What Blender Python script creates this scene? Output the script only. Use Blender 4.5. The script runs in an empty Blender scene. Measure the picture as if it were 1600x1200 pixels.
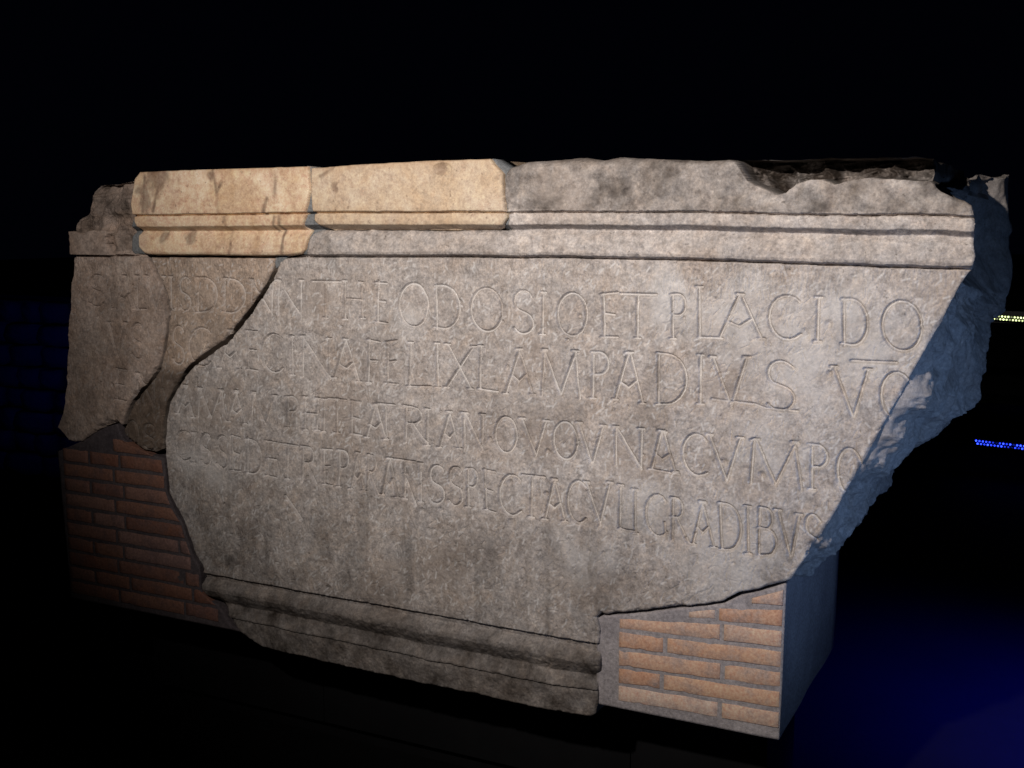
import bpy, math
import numpy as np

# ------------------------------------------------------------------ camera, world, light, exposure
scene = bpy.context.scene
col = scene.collection
R = math.radians

cam_data = bpy.data.cameras.new("camera")
cam = bpy.data.objects.new("camera", cam_data)
col.objects.link(cam)
cam_data.sensor_width = 36.0
cam_data.lens = 1780.0 / 1600.0 * 36.0
cam_data.clip_start, cam_data.clip_end = 0.05, 300.0
cam.location = (1.45, -2.5, 1.62)
cam.rotation_euler = (R(90 - 8.12), 0.0, R(26.5))
scene.camera = cam

world = bpy.data.worlds.new("World")
scene.world = world
world.use_nodes = True
world.node_tree.nodes["Background"].inputs[0].default_value = (0.12, 0.18, 0.55, 1)
world.node_tree.nodes["Background"].inputs[1].default_value = 0.0020      # night: almost nothing from the sky


def lamp(name, kind, loc, target, energy, color, **kw):
    d = bpy.data.lights.new(name, kind)
    d.energy, d.color = energy, color
    for k, v in kw.items():
        setattr(d, k, v)
    o = bpy.data.objects.new(name, d)
    col.objects.link(o)
    o.location = loc
    v = [t - l for t, l in zip(target, loc)]
    yaw = math.atan2(v[0], v[1])
    pit = math.atan2(v[2], math.hypot(v[0], v[1]))
    o.rotation_euler = (R(90) + pit, 0, -yaw)
    return o


# the warm lamp that lights the stone from in front and a little above
lamp("key_lamp", 'SPOT', (0.38, -2.60, 2.47), (0.49, 0.0, 2.20), 396, (1.0, 0.92, 0.85),
     spot_size=R(89.5), spot_blend=1.0, shadow_soft_size=0.035)
# cold blue light standing off to the right (floor and broken end of the block)
lamp("blue_lamp", 'SPOT', (2.55, -0.95, 0.80), (1.06, 0.10, 1.10), 42, (0.30, 0.52, 1.0),
     spot_size=R(46), spot_blend=1.0, shadow_soft_size=0.25)
lamp("blue_floor_lamp", 'SPOT', (2.25, 1.35, 1.1), (1.72, 1.45, 0.0), 330, (0.012, 0.02, 1.0),
     spot_size=R(88), spot_blend=1.0, shadow_soft_size=0.2)
lamp("blue_wall_lamp", 'SPOT', (-3.6, 1.2, 1.1), (-4.45, 2.5, 0.75), 2.6, (0.02, 0.05, 1.0),
     spot_size=R(62), spot_blend=1.0, shadow_soft_size=0.1)

vs = scene.view_settings
vs.view_transform, vs.look, vs.exposure, vs.gamma = 'Standard', 'None', 0.0, 1.0
vs.use_curve_mapping = False

# ------------------------------------------------------------------ measured shapes, metres on the front plane (x, z)
BROWN = [((0.1314, 1.0864), 0.075), ((0.3088, 1.0854), 0.0825), ((0.5099, 1.0486), 0.0675), ((-0.2953, 1.1203), 0.09), ((1.2036, 1.4845), 0.048), ((0.7382, 1.2555), 0.075),
    ((-0.784, 1.0842), 0.09), ((0.0166, 0.7026), 0.105), ((-0.1828, 0.6205), 0.105), ((-0.3706, 1.4098), 0.0675), ((1.2276, 1.4982), 0.03), ((0.2387, 1.2872), 0.075), ((0.5582,
    1.0456), 0.045), ((0.4315, 0.7129), 0.09), ((0.8184, 1.0265), 0.045), ((0.3389, 1.689), 0.09)]
BLEACHED = [((0.9225, 1.3237), 0.12), ((0.7494, 0.8375), 0.135), ((1.0443, 1.3302), 0.105), ((0.544, 0.9353), 0.0825), ((-0.7459, 0.8904), 0.0675), ((0.3797, 0.7869), 0.09),
    ((-0.0908, 1.369), 0.0525), ((0.7781, 1.4023), 0.105), ((0.973, 1.4374), 0.09), ((-0.8398, 0.9287), 0.06), ((0.6132, 1.4401), 0.09), ((0.8447, 1.1174), 0.09)]
FRAG_A = [(-0.4851, 1.5212), (-0.5033, 1.51), (-0.5174, 1.4785), (-0.552, 1.4306), (-0.5867, 1.389), (-0.6383, 1.3337), (-0.7, 1.2788), (-0.7525, 1.2488), (-0.8133, 1.2124),
    (-0.8509, 1.1786), (-0.8869, 1.1388), (-0.9139, 1.0935), (-0.9314, 1.0447), (-0.9427, 0.9767), (-0.9426, 0.9344), (-0.9376, 0.8904), (-0.9339, 0.8229), (-0.9114, 0.7806),
    (-0.8789, 0.7416), (-0.8597, 0.6856), (-0.8422, 0.643), (-0.8215, 0.6185), (-0.8179, 0.5917), (-0.8178, 0.5447), (-0.8065, 0.5268), (-0.7611, 0.5141), (-0.7358, 0.4907),
    (-0.7087, 0.454), (-0.6767, 0.4262), (-0.6304, 0.4107), (-0.6029, 0.3999), (-0.3348, 0.394), (-0.1053, 0.392), (0.0079, 0.3935), (0.3214, 0.3901), (0.4178, 0.3959), (0.4332,
    0.4057), (0.4414, 0.4342), (0.4392, 0.4838), (0.4473, 0.5185), (0.4469, 0.5515), (0.4398, 0.5799), (0.4426, 0.6248), (0.4338, 0.6545), (0.4438, 0.6692), (0.4624, 0.6672),
    (0.4923, 0.6784), (0.5643, 0.6946), (0.6471, 0.7186), (0.7062, 0.7324), (0.7518, 0.7472), (0.7889, 0.7728), (0.8258, 0.7844), (0.8664, 0.8024), (0.9035, 0.8198), (0.9158,
    0.8395), (0.9413, 0.883), (0.946, 0.9086), (0.969, 0.9321), (0.9934, 0.983), (1.0287, 1.06), (1.0682, 1.143), (1.1139, 1.241), (1.1606, 1.3418), (1.1948, 1.4143), (1.228,
    1.4891), (1.2425, 1.5155), (1.2515, 1.5299), (1.2556, 1.5512), (1.2491, 1.5831), (1.2526, 1.615), (1.2501, 1.6326), (1.2468, 1.6502), (1.232, 1.6603), (1.2041, 1.6706),
    (1.1868, 1.6796), (1.1767, 1.6886), (1.1661, 1.7158), (1.1609, 1.7468), (1.1284, 1.7514), (1.0652, 1.7503), (0.9606, 1.7542), (0.8522, 1.7528), (0.7675, 1.7524), (0.6964,
    1.7513), (0.6086, 1.7562), (0.5333, 1.7608), (0.4949, 1.766), (0.4561, 1.7583), (0.4055, 1.7667), (0.3281, 1.7613), (0.2621, 1.7585), (0.2234, 1.7459), (0.2098, 1.7328),
    (0.2064, 1.6894), (0.2097, 1.6427), (0.2115, 1.6216), (0.2081, 1.6109), (0.2082, 1.6018), (0.1926, 1.5987), (0.0419, 1.5966), (-0.1451, 1.5975), (-0.3028, 1.597), (-0.3537,
    1.5968), (-0.3756, 1.5899), (-0.3886, 1.5714), (-0.3956, 1.5461), (-0.4023, 1.5325)]
FRAG_B = [(-0.9436, 1.5237), (-0.9676, 1.5289), (-0.9886, 1.547), (-0.994, 1.5799), (-0.9778, 1.602), (-0.9864, 1.6201), (-0.9847, 1.6453), (-0.9879, 1.6705), (-0.9786, 1.7027),
    (-0.9691, 1.7383), (-0.9486, 1.7576), (-0.7519, 1.7599), (-0.5313, 1.7606), (-0.3666, 1.7613), (-0.3651, 1.7449), (-0.3625, 1.6958), (-0.3717, 1.663), (-0.3806, 1.6416),
    (-0.393, 1.6167), (-0.3968, 1.6033), (-0.3858, 1.5949), (-0.3949, 1.5697), (-0.4019, 1.546), (-0.4148, 1.534), (-0.4465, 1.5302), (-0.4849, 1.5263), (-0.5651, 1.5252),
    (-0.7446, 1.5263)]
FRAG_C = [(-0.3566, 1.7562), (-0.2057, 1.7627), (-0.0358, 1.7668), (0.1671, 1.7681), (0.1774, 1.7559), (0.1928, 1.7421), (0.203, 1.7314), (0.2029, 1.6894), (0.2063, 1.6472),
    (0.2064, 1.6292), (0.1943, 1.6109), (0.1752, 1.6002), (0.0476, 1.5982), (-0.1386, 1.5992), (-0.3159, 1.597), (-0.3399, 1.6068), (-0.3578, 1.6234), (-0.3559, 1.6464), (-0.3585,
    1.6958)]
FRAG_D = [(-0.9803, 1.519), (-0.9646, 1.4934), (-0.9403, 1.4478), (-0.9207, 1.4077), (-0.9163, 1.356), (-0.9268, 1.2997), (-0.9421, 1.2466), (-0.9623, 1.1965), (-1.005, 1.1502),
    (-1.0422, 1.1191), (-1.0721, 1.09), (-1.0981, 1.0454), (-1.1132, 1.0129), (-1.1282, 1.0215), (-1.1763, 1.0079), (-1.2174, 0.9887), (-1.2566, 0.9655), (-1.2822, 0.9472),
    (-1.3126, 0.9426), (-1.3397, 0.9463), (-1.3604, 0.9648), (-1.3867, 0.9829), (-1.358, 1.0317), (-1.3415, 1.1031), (-1.3298, 1.1835), (-1.3171, 1.2435), (-1.3168, 1.2828),
    (-1.3027, 1.3617), (-1.2914, 1.4396), (-1.2802, 1.5169), (-1.2759, 1.6087), (-1.2589, 1.6239), (-1.2128, 1.6446), (-1.2029, 1.6727), (-1.1979, 1.7063), (-1.1758, 1.7266),
    (-1.1144, 1.7276), (-1.0309, 1.7391), (-1.0412, 1.6954), (-1.0391, 1.6495), (-1.029, 1.6127), (-1.0191, 1.5722), (-1.0112, 1.539)]
FRAG_E = [(-0.5115, 1.5219), (-0.7626, 1.5202), (-0.9632, 1.5174), (-0.9667, 1.5159), (-0.9511, 1.4904), (-0.9269, 1.4448), (-0.9073, 1.4047), (-0.9029, 1.3531), (-0.9133, 1.297),
    (-0.9285, 1.2439), (-0.9486, 1.1939), (-0.9911, 1.1477), (-1.0282, 1.1165), (-1.0579, 1.0875), (-1.0838, 1.0429), (-1.0988, 1.0106), (-1.109, 0.9976), (-1.0998, 0.9788),
    (-1.0701, 0.9598), (-1.0326, 0.9455), (-0.9873, 0.9399), (-0.9667, 0.9495), (-0.9602, 0.9752), (-0.9488, 1.0433), (-0.931, 1.0961), (-0.9012, 1.1454), (-0.8649, 1.1871),
    (-0.8247, 1.221), (-0.7613, 1.2594), (-0.7111, 1.2873), (-0.6515, 1.3422), (-0.5997, 1.3974), (-0.5648, 1.439), (-0.5302, 1.4852), (-0.5161, 1.5132)]
JOINT_1 = [(-0.376, 1.7636), (-0.3598, 1.7583), (-0.3597, 1.696), (-0.3574, 1.6383), (-0.3552, 1.6134), (-0.3231, 1.5936), (-0.3633, 1.5867), (-0.394, 1.5326), (-0.415, 1.5289),
    (-0.4055, 1.5629), (-0.3962, 1.5932), (-0.4049, 1.61), (-0.3838, 1.6466), (-0.374, 1.6962)]
JOINT_2 = [(-0.9893, 1.6489), (-0.9672, 1.6129), (-0.9944, 1.5726), (-0.9844, 1.536), (-0.9536, 1.5181), (-1.0176, 1.5167), (-1.0314, 1.535), (-1.0313, 1.5758)]
JOINT_3 = [(0.1671, 1.7696), (0.2115, 1.7462), (0.2064, 1.6216), (0.2184, 1.6019), (0.1805, 1.594), (0.196, 1.6216), (0.1996, 1.727), (0.1739, 1.747)]
JOINT_4 = [(-0.5032, 1.5344), (-0.4711, 1.5331), (-0.4969, 1.5066), (-0.5169, 1.4924), (-0.5203, 1.5184)]
NOTCH = [(0.7104, 1.7661), (0.7463, 1.7556), (0.7648, 1.7484), (0.7781, 1.7264), (0.7912, 1.7086), (0.8279, 1.6878), (0.8584, 1.6767), (0.8746, 1.6805), (0.8969, 1.6989), (0.9221,
    1.7065), (0.9524, 1.7087), (0.9765, 1.6965), (1.0073, 1.7051), (1.0506, 1.7083), (1.1197, 1.7034), (1.1652, 1.7001), (1.1778, 1.6911), (1.3384, 1.6889)]
LINE0 = [(-1.4097, 1.5193), (-1.2663, 1.5212), (-0.9703, 1.5231), (-0.4971, 1.5259), (-0.3869, 1.529), (0.0115, 1.5344), (0.2431, 1.5359), (0.4586, 1.5373), (0.6448, 1.5356),
    (0.8056, 1.5337), (0.994, 1.5299), (1.0688, 1.5278), (1.2428, 1.5262), (1.2992, 1.5247)]
LINE4 = [(-1.3603, 1.6315), (-0.9755, 1.6372), (-0.6719, 1.6399), (-0.3822, 1.6424), (-0.3515, 1.644), (0.2038, 1.6435), (0.2598, 1.6441), (0.6449, 1.6404), (0.9303, 1.6361),
    (1.2462, 1.6314), (1.2955, 1.63)]
BOT0 = [(-0.9822, 0.5924), (-0.8143, 0.5902), (-0.5613, 0.5882), (-0.3945, 0.5869), (-0.1025, 0.5864), (0.0098, 0.5866), (0.2812, 0.5846), (0.4107, 0.5848), (0.4836, 0.5859)]
BOT1 = [(-0.9926, 0.4119), (-0.6028, 0.4038), (-0.3348, 0.3959), (-0.1053, 0.392), (0.0079, 0.3935), (0.3214, 0.3901), (0.4315, 0.4004), (0.4861, 0.3997)]
LOFT = [((1.1767, 1.6886), (1.2506, 1.6748), -0.05), ((1.2041, 1.6706), (1.2486, 1.7102), -0.05), ((1.232, 1.6603), (1.2543, 1.7421), -0.06), ((1.2468, 1.6502), (1.2663, 1.7418),
    -0.1), ((1.2526, 1.615), (1.2687, 1.6458), -0.16), ((1.2556, 1.5512), (1.2766, 1.5328), -0.13), ((1.2425, 1.5155), (1.2693, 1.4478), -0.05), ((1.1948, 1.4143), (1.2499,
    1.3599), -0.01), ((1.1606, 1.3418), (1.2265, 1.2805), 0.01), ((1.1139, 1.241), (1.1926, 1.1551), 0.015), ((1.0682, 1.143), (1.1396, 1.0738), 0.01), ((1.0287, 1.06), (1.0252,
    0.9672), 0.0), ((0.9934, 0.983), (0.9971, 0.884), 0.0), ((0.946, 0.9086), (0.9442, 0.8057), 0.0), ((0.9035, 0.8198), (0.9, 0.7416), 0.0)]
LETTERS = [('S', -1.2156, 1.4605, -1.1531, 1.4607, -1.2224, 1.3663, -1.1596, 1.3661), ('A', -1.1119, 1.4609, -1.031, 1.4611, -1.1183, 1.3661, -1.037, 1.3659), ('L', -1.026, 1.4612,
    -0.9862, 1.4613, -1.0319, 1.3659, -0.992, 1.3658), ('V', -0.9862, 1.4613, -0.9225, 1.4615, -0.992, 1.3658, -0.928, 1.3657), ('I', -0.8934, 1.4616, -0.8934, 1.4616, -0.8988,
    1.3656, -0.8988, 1.3656), ('S', -0.8622, 1.4617, -0.8218, 1.4618, -0.8674, 1.3655, -0.8268, 1.3655), ('D', -0.8006, 1.4619, -0.7238, 1.4613, -0.8055, 1.3654, -0.7283, 1.3658),
    ('D', -0.7032, 1.4611, -0.624, 1.4604, -0.7075, 1.3659, -0.6279, 1.3662), ('N', -0.6061, 1.4602, -0.5268, 1.4596, -0.6099, 1.3663, -0.5302, 1.3667), ('N', -0.5138, 1.4595,
    -0.428, 1.4604, -0.5171, 1.3667, -0.431, 1.3657), ('T', -0.3984, 1.4607, -0.3031, 1.4617, -0.4013, 1.3654, -0.3056, 1.3643), ('H', -0.295, 1.4617, -0.2344, 1.4624, -0.2974,
    1.3642, -0.2366, 1.3634), ('E', -0.1946, 1.4628, -0.1592, 1.4632, -0.1967, 1.3597, -0.1611, 1.3563), ('O', -0.1222, 1.4635, -0.0363, 1.461, -0.124, 1.3528, -0.0376, 1.351),
    ('D', -0.0175, 1.4605, 0.0548, 1.4583, -0.0187, 1.3507, 0.054, 1.3492), ('O', 0.0877, 1.4574, 0.1754, 1.4545, 0.087, 1.3485, 0.1753, 1.3477), ('S', 0.207, 1.4535, 0.2591,
    1.4518, 0.2071, 1.3474, 0.2594, 1.3469), ('I', 0.2848, 1.451, 0.2848, 1.451, 0.2852, 1.3467, 0.2852, 1.3467), ('O', 0.3255, 1.4496, 0.4003, 1.451, 0.3261, 1.3463, 0.4014,
    1.3481), ('E', 0.4363, 1.4516, 0.4782, 1.4523, 0.4375, 1.349, 0.4796, 1.35), ('T', 0.4878, 1.4525, 0.5759, 1.454, 0.4893, 1.3502, 0.5778, 1.3523), ('P', 0.6098, 1.4546, 0.6433,
    1.4554, 0.6119, 1.3532, 0.6455, 1.3544), ('A', 0.7254, 1.4572, 0.8167, 1.4592, 0.7281, 1.3577, 0.8197, 1.3613), ('C', 0.8352, 1.4596, 0.9038, 1.458, 0.8383, 1.362, 0.9072,
    1.3625), ('I', 0.941, 1.4571, 0.941, 1.4571, 0.9445, 1.3627, 0.9445, 1.3627), ('D', 0.9924, 1.456, 1.0456, 1.4549, 0.9963, 1.3583, 1.0499, 1.3538), ('O', 1.0757, 1.4543,
    1.1551, 1.4544, 1.0802, 1.3513, 1.1602, 1.3483), ('V', -1.147, 1.3219, -1.0752, 1.3216, -1.1539, 1.2213, -1.0818, 1.2181), ('S', -1.0524, 1.3215, -1.0096, 1.3212, -1.059,
    1.217, -1.0161, 1.2151), ('S', -0.8964, 1.3207, -0.853, 1.3204, -0.9025, 1.21, -0.859, 1.2081), ('C', -0.8339, 1.3203, -0.7538, 1.3187, -0.8398, 1.2072, -0.7591, 1.2082), ('A',
    -0.7213, 1.318, -0.6481, 1.3166, -0.7264, 1.2086, -0.6527, 1.2095), ('E', -0.6255, 1.3161, -0.5874, 1.3149, -0.6299, 1.2096, -0.5917, 1.208), ('C', -0.5719, 1.3145, -0.5016,
    1.3124, -0.5761, 1.2073, -0.5055, 1.2043), ('I', -0.4692, 1.3115, -0.4692, 1.3115, -0.4729, 1.203, -0.4729, 1.203), ('N', -0.437, 1.3105, -0.3401, 1.3101, -0.4405, 1.2016,
    -0.3431, 1.2002), ('A', -0.3318, 1.31, -0.2499, 1.3096, -0.3348, 1.2001, -0.2524, 1.199), ('F', -0.2257, 1.3095, -0.1818, 1.3093, -0.2281, 1.1986, -0.1839, 1.198), ('E',
    -0.1659, 1.3092, -0.1286, 1.3098, -0.168, 1.1978, -0.1305, 1.1978), ('L', -0.0994, 1.3102, -0.0305, 1.3113, -0.1012, 1.1977, -0.0318, 1.1977), ('I', -0.0116, 1.3116, -0.0116,
    1.3116, -0.0128, 1.1977, -0.0128, 1.1977), ('X', 0.0166, 1.3112, 0.0923, 1.3101, 0.0155, 1.1988, 0.0917, 1.2016), ('L', 0.1069, 1.3099, 0.1645, 1.3091, 0.1063, 1.202, 0.1643,
    1.1975), ('A', 0.1859, 1.3088, 0.2595, 1.3096, 0.1858, 1.1959, 0.2598, 1.1968), ('M', 0.2836, 1.31, 0.3851, 1.3114, 0.2841, 1.1974, 0.3861, 1.2), ('P', 0.4133, 1.3119, 0.4575,
    1.3129, 0.4145, 1.2008, 0.4589, 1.1997), ('A', 0.4737, 1.3133, 0.544, 1.3149, 0.4752, 1.1993, 0.546, 1.1977), ('D', 0.5754, 1.3156, 0.6494, 1.3162, 0.5776, 1.1969, 0.652,
    1.2031), ('I', 0.6798, 1.3165, 0.6798, 1.3165, 0.6824, 1.2056, 0.6824, 1.2056), ('V', 0.7098, 1.3167, 0.7894, 1.3155, 0.7126, 1.2081, 0.7926, 1.2047), ('S', 0.8355, 1.3148,
    0.895, 1.3124, 0.8391, 1.2027, 0.8988, 1.2043), ('V', 0.9821, 1.309, 1.0546, 1.306, 0.9861, 1.2067, 1.059, 1.2021), ('C', 1.0797, 1.305, 1.1343, 1.3027, 1.0843, 1.2005, 1.1392,
    1.198), ('E', -1.1254, 1.181, -1.0845, 1.176, -1.1314, 1.0913, -1.0903, 1.0867), ('N', -1.0441, 1.171, -0.9743, 1.1624, -1.0496, 1.0822, -0.9794, 1.0743), ('A', -0.8863,
    1.1516, -0.8239, 1.1445, -0.891, 1.0644, -0.8283, 1.0579), ('M', -0.8096, 1.1444, -0.7108, 1.1439, -0.8139, 1.0577, -0.7148, 1.0562), ('A', -0.6969, 1.1438, -0.6372, 1.1435,
    -0.7008, 1.0559, -0.6409, 1.055), ('M', -0.6146, 1.1434, -0.5208, 1.1429, -0.6182, 1.0547, -0.5241, 1.0532), ('P', -0.4945, 1.1428, -0.4554, 1.143, -0.4976, 1.0529, -0.4583,
    1.0529), ('H', -0.4338, 1.1431, -0.3868, 1.1433, -0.4367, 1.0529, -0.3895, 1.0529), ('I', -0.3678, 1.1433, -0.3678, 1.1433, -0.3704, 1.0529, -0.3704, 1.0529), ('T', -0.3531,
    1.1434, -0.2947, 1.1436, -0.3556, 1.0529, -0.297, 1.0529), ('E', -0.2824, 1.1436, -0.2476, 1.1433, -0.2846, 1.0529, -0.2496, 1.052), ('A', -0.2313, 1.1431, -0.169, 1.1425,
    -0.2333, 1.0515, -0.1708, 1.0498), ('T', -0.197, 1.1428, -0.1413, 1.1423, -0.1989, 1.0506, -0.1429, 1.0491), ('R', -0.1157, 1.142, -0.0421, 1.1408, -0.1172, 1.0484, -0.0432,
    1.0438), ('I', -0.0401, 1.1408, -0.0401, 1.1408, -0.0413, 1.0436, -0.0413, 1.0436), ('A', -0.0039, 1.1402, 0.0524, 1.1386, -0.005, 1.0414, 0.0517, 1.0429), ('N', 0.0636,
    1.1383, 0.1207, 1.1367, 0.0629, 1.0432, 0.1203, 1.0448), ('O', 0.1552, 1.1357, 0.2142, 1.1362, 0.1549, 1.0458, 0.2143, 1.0453), ('V', 0.2301, 1.1363, 0.2965, 1.1368, 0.2302,
    1.0452, 0.2969, 1.0446), ('O', 0.3154, 1.1369, 0.3783, 1.1362, 0.3159, 1.0445, 0.3791, 1.0434), ('V', 0.3834, 1.1362, 0.4466, 1.1355, 0.3842, 1.0433, 0.4477, 1.0423), ('N',
    0.4728, 1.1352, 0.547, 1.1347, 0.4741, 1.0419, 0.5487, 1.0406), ('A', 0.5661, 1.1346, 0.6242, 1.1343, 0.5678, 1.0403, 0.6261, 1.0393), ('C', 0.6443, 1.1342, 0.7008, 1.1342,
    0.6464, 1.0389, 0.7033, 1.0351), ('V', 0.7084, 1.1342, 0.78, 1.1342, 0.7109, 1.0346, 0.783, 1.0298), ('M', 0.8035, 1.1342, 0.9182, 1.1338, 0.8067, 1.0283, 0.9219, 1.03), ('P',
    0.935, 1.1337, 0.9739, 1.1324, 0.9387, 1.0302, 0.9778, 1.0305), ('O', 0.9958, 1.1316, 1.0474, 1.1298, 0.9998, 1.0307, 1.0515, 1.0311), ('O', -1.094, 1.0296, -1.048, 1.026,
    -1.0985, 0.9593, -1.0526, 0.9517), ('S', -1.0278, 1.0243, -0.9826, 1.0208, -1.0324, 0.9484, -0.9873, 0.941), ('C', -0.9035, 1.0145, -0.8427, 1.0135, -0.9083, 0.9279, -0.8473,
    0.9238), ('I', -0.8282, 1.0133, -0.8282, 1.0133, -0.8328, 0.9228, -0.8328, 0.9228), ('S', -0.8042, 1.0129, -0.7685, 1.0124, -0.8088, 0.9212, -0.773, 0.9187), ('S', -0.7449,
    1.012, -0.7075, 1.0114, -0.7494, 0.9171, -0.7118, 0.9146), ('E', -0.6935, 1.0112, -0.6612, 1.0107, -0.6979, 0.9136, -0.6654, 0.9114), ('D', -0.6405, 1.0103, -0.5861, 1.0089,
    -0.6447, 0.91, -0.59, 0.9093), ('E', -0.5703, 1.0085, -0.5302, 1.0074, -0.5741, 0.9091, -0.5338, 0.9085), ('T', -0.5191, 1.0071, -0.4599, 1.0055, -0.5226, 0.9084, -0.4631,
    0.9076), ('R', -0.4469, 1.0052, -0.3952, 1.0056, -0.45, 0.9074, -0.3981, 0.9063), ('E', -0.376, 1.0057, -0.3442, 1.0059, -0.3788, 0.9059, -0.3469, 0.9052), ('P', -0.3253,
    1.006, -0.2919, 1.0062, -0.3279, 0.9048, -0.2944, 0.904), ('A', -0.2836, 1.0063, -0.2405, 1.0038, -0.2861, 0.9039, -0.2427, 0.9013), ('R', -0.2303, 1.0032, -0.1958, 1.001,
    -0.2325, 0.9007, -0.1978, 0.8986), ('A', -0.1837, 1.0002, -0.1358, 0.9973, -0.1857, 0.8978, -0.1375, 0.8951), ('T', -0.1477, 0.9979, -0.0807, 0.9947, -0.1495, 0.8956, -0.0822,
    0.8933), ('I', -0.0632, 0.9939, -0.0632, 0.9939, -0.0646, 0.8927, -0.0646, 0.8927), ('S', -0.0381, 0.9927, 0.006, 0.9937, -0.0393, 0.8919, 0.005, 0.8922), ('S', 0.0193, 0.994,
    0.0589, 0.995, 0.0184, 0.8923, 0.0581, 0.8927), ('P', 0.0719, 0.9953, 0.1035, 0.9961, 0.0713, 0.8928, 0.103, 0.893), ('E', 0.1238, 0.9962, 0.1548, 0.9914, 0.1233, 0.8928,
    0.1546, 0.8873), ('C', 0.1675, 0.9895, 0.225, 0.9903, 0.1673, 0.8851, 0.2251, 0.8864), ('T', 0.2303, 0.9904, 0.2919, 0.9912, 0.2305, 0.8865, 0.2924, 0.8878), ('A', 0.2937,
    0.9913, 0.3455, 0.992, 0.2941, 0.8879, 0.3462, 0.889), ('C', 0.354, 0.9921, 0.4015, 0.9936, 0.3548, 0.8892, 0.4026, 0.8875), ('V', 0.4066, 0.9938, 0.4665, 0.9957, 0.4076,
    0.8873, 0.4679, 0.8852), ('L', 0.4878, 0.996, 0.527, 0.9879, 0.4894, 0.8845, 0.5287, 0.884), ('I', 0.5286, 0.9875, 0.5286, 0.9875, 0.5303, 0.884, 0.5303, 0.884), ('G', 0.5561,
    0.9819, 0.607, 0.9794, 0.5578, 0.8837, 0.609, 0.8793), ('R', 0.618, 0.9788, 0.6571, 0.9769, 0.6201, 0.8784, 0.6593, 0.875), ('A', 0.6725, 0.9762, 0.72, 0.9766, 0.6749, 0.8737,
    0.7226, 0.8716), ('D', 0.7351, 0.9768, 0.786, 0.9773, 0.7379, 0.8709, 0.7891, 0.8687), ('I', 0.8023, 0.9775, 0.8023, 0.9775, 0.8055, 0.868, 0.8055, 0.868), ('B', 0.8229,
    0.9776, 0.8665, 0.9769, 0.8262, 0.8674, 0.87, 0.8704), ('V', 0.8694, 0.9769, 0.9181, 0.9761, 0.8729, 0.8706, 0.9217, 0.8739), ('S', 0.9323, 0.9758, 0.9632, 0.9744, 0.9359,
    0.8749, 0.9671, 0.871), ('L', 0.673, 1.4752, 0.7234, 1.4765, 0.6758, 1.3575, 0.7266, 1.3583)]
DOTS = [((0.6399, 1.4014), 0.0056), ((0.9676, 1.4012), 0.0084), ((0.1405, 1.0773), 0.007), ((0.1982, 0.9712), 0.0084), ((0.2973, 0.9539), 0.007), ((0.3827, 1.3963), 0.007),
    ((0.3531, 1.3382), 0.0056), ((0.3003, 1.0606), 0.007), ((0.5481, 1.0724), 0.0056), ((0.6485, 1.0847), 0.007), ((0.1771, 1.3745), 0.0056), ((-0.2925, 1.233), 0.0042), ((-0.7259,
    0.8112), 0.0056), ((0.9731, 1.2943), 0.007), ((1.0017, 1.053), 0.0098), ((0.8322, 1.0545), 0.0084), ((0.743, 1.0755), 0.0098)]
SCRATCH = [[(0.7123, 1.2184), (0.8127, 1.2138), (0.8361, 1.2068), (0.9058, 1.2048)], [(1.0179, 1.3233), (1.1101, 1.3242)], [(-0.1166, 0.9627), (-0.0784, 0.8806)], [(-0.5066,
    0.8598), (-0.4535, 0.798)], [(0.5742, 1.0394), (0.6371, 1.035)]]
PIER_R = [(0.4311, 0.6493), (0.4446, 0.658), (0.4866, 0.6679), (0.5591, 0.6842), (0.6424, 0.7085), (0.7018, 0.7224), (0.7508, 0.7378), (0.7881, 0.762), (0.8252, 0.7752), (0.866,
    0.7934), (0.8933, 0.8065)]
PIER_L = [(-1.3984, 0.9038), (-1.324, 0.9329), (-1.2678, 0.9559), (-1.2284, 0.9793), (-1.1871, 0.9986), (-1.1414, 1.0122), (-1.1232, 0.9703), (-1.0909, 0.9474), (-1.0505, 0.9334),
    (-1.0024, 0.928), (-0.9624, 0.922), (-0.957, 0.8855), (-0.9533, 0.8176), (-0.9308, 0.7711), (-0.898, 0.7318), (-0.8787, 0.6754), (-0.8611, 0.6325), (-0.8402, 0.6079), (-0.8367,
    0.5808), (-0.8366, 0.5335), (-0.8252, 0.5155), (-0.7795, 0.5008), (-0.7539, 0.4792), (-0.7267, 0.4423), (-0.6945, 0.4143), (-0.6713, 0.4005)]
VEINS = [[(-0.4679, 1.7601), (-0.4744, 1.6971), (-0.4659, 1.6418)], [(-0.5004, 1.6806), (-0.5146, 1.642)], [(-0.6526, 1.7247), (-0.6693, 1.6993)], [(-0.6841, 1.7646), (-0.673,
    1.7164), (-0.6673, 1.6477)], [(-0.4682, 1.6368), (-0.4762, 1.5323)], [(-0.4852, 1.6335), (-0.4929, 1.5964)], [(-0.8684, 1.7455), (-0.9025, 1.6486)], [(-0.9277, 1.7465),
    (-0.9408, 1.6487)], [(-0.6568, 1.6338), (-0.6493, 1.5527), (-0.6617, 1.5265)], [(-0.2843, 1.7564), (-0.3249, 1.7361)]]
BLOTS = [((-0.893, 1.7283), 0.0364), ((-0.9314, 1.6844), 0.0308), ((-0.8497, 1.7452), 0.0196), ((0.0367, 1.7467), 0.021), ((-0.2835, 1.7127), 0.0126), ((-0.2759, 1.7013), 0.0084),
    ((-0.7959, 1.5778), 0.0196), ((-0.8902, 1.5736), 0.0168), ((-0.6851, 1.7423), 0.014)]
FAR = {'yellow': [(0.9673, 1.0242), (1.1469, 1.0171)], 'blue': [(0.9132, 0.2259), (1.1934, 0.2157)], 'leftblue': [(-7.9615, 0.7933), (-7.128, -0.1558)]}

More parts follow.
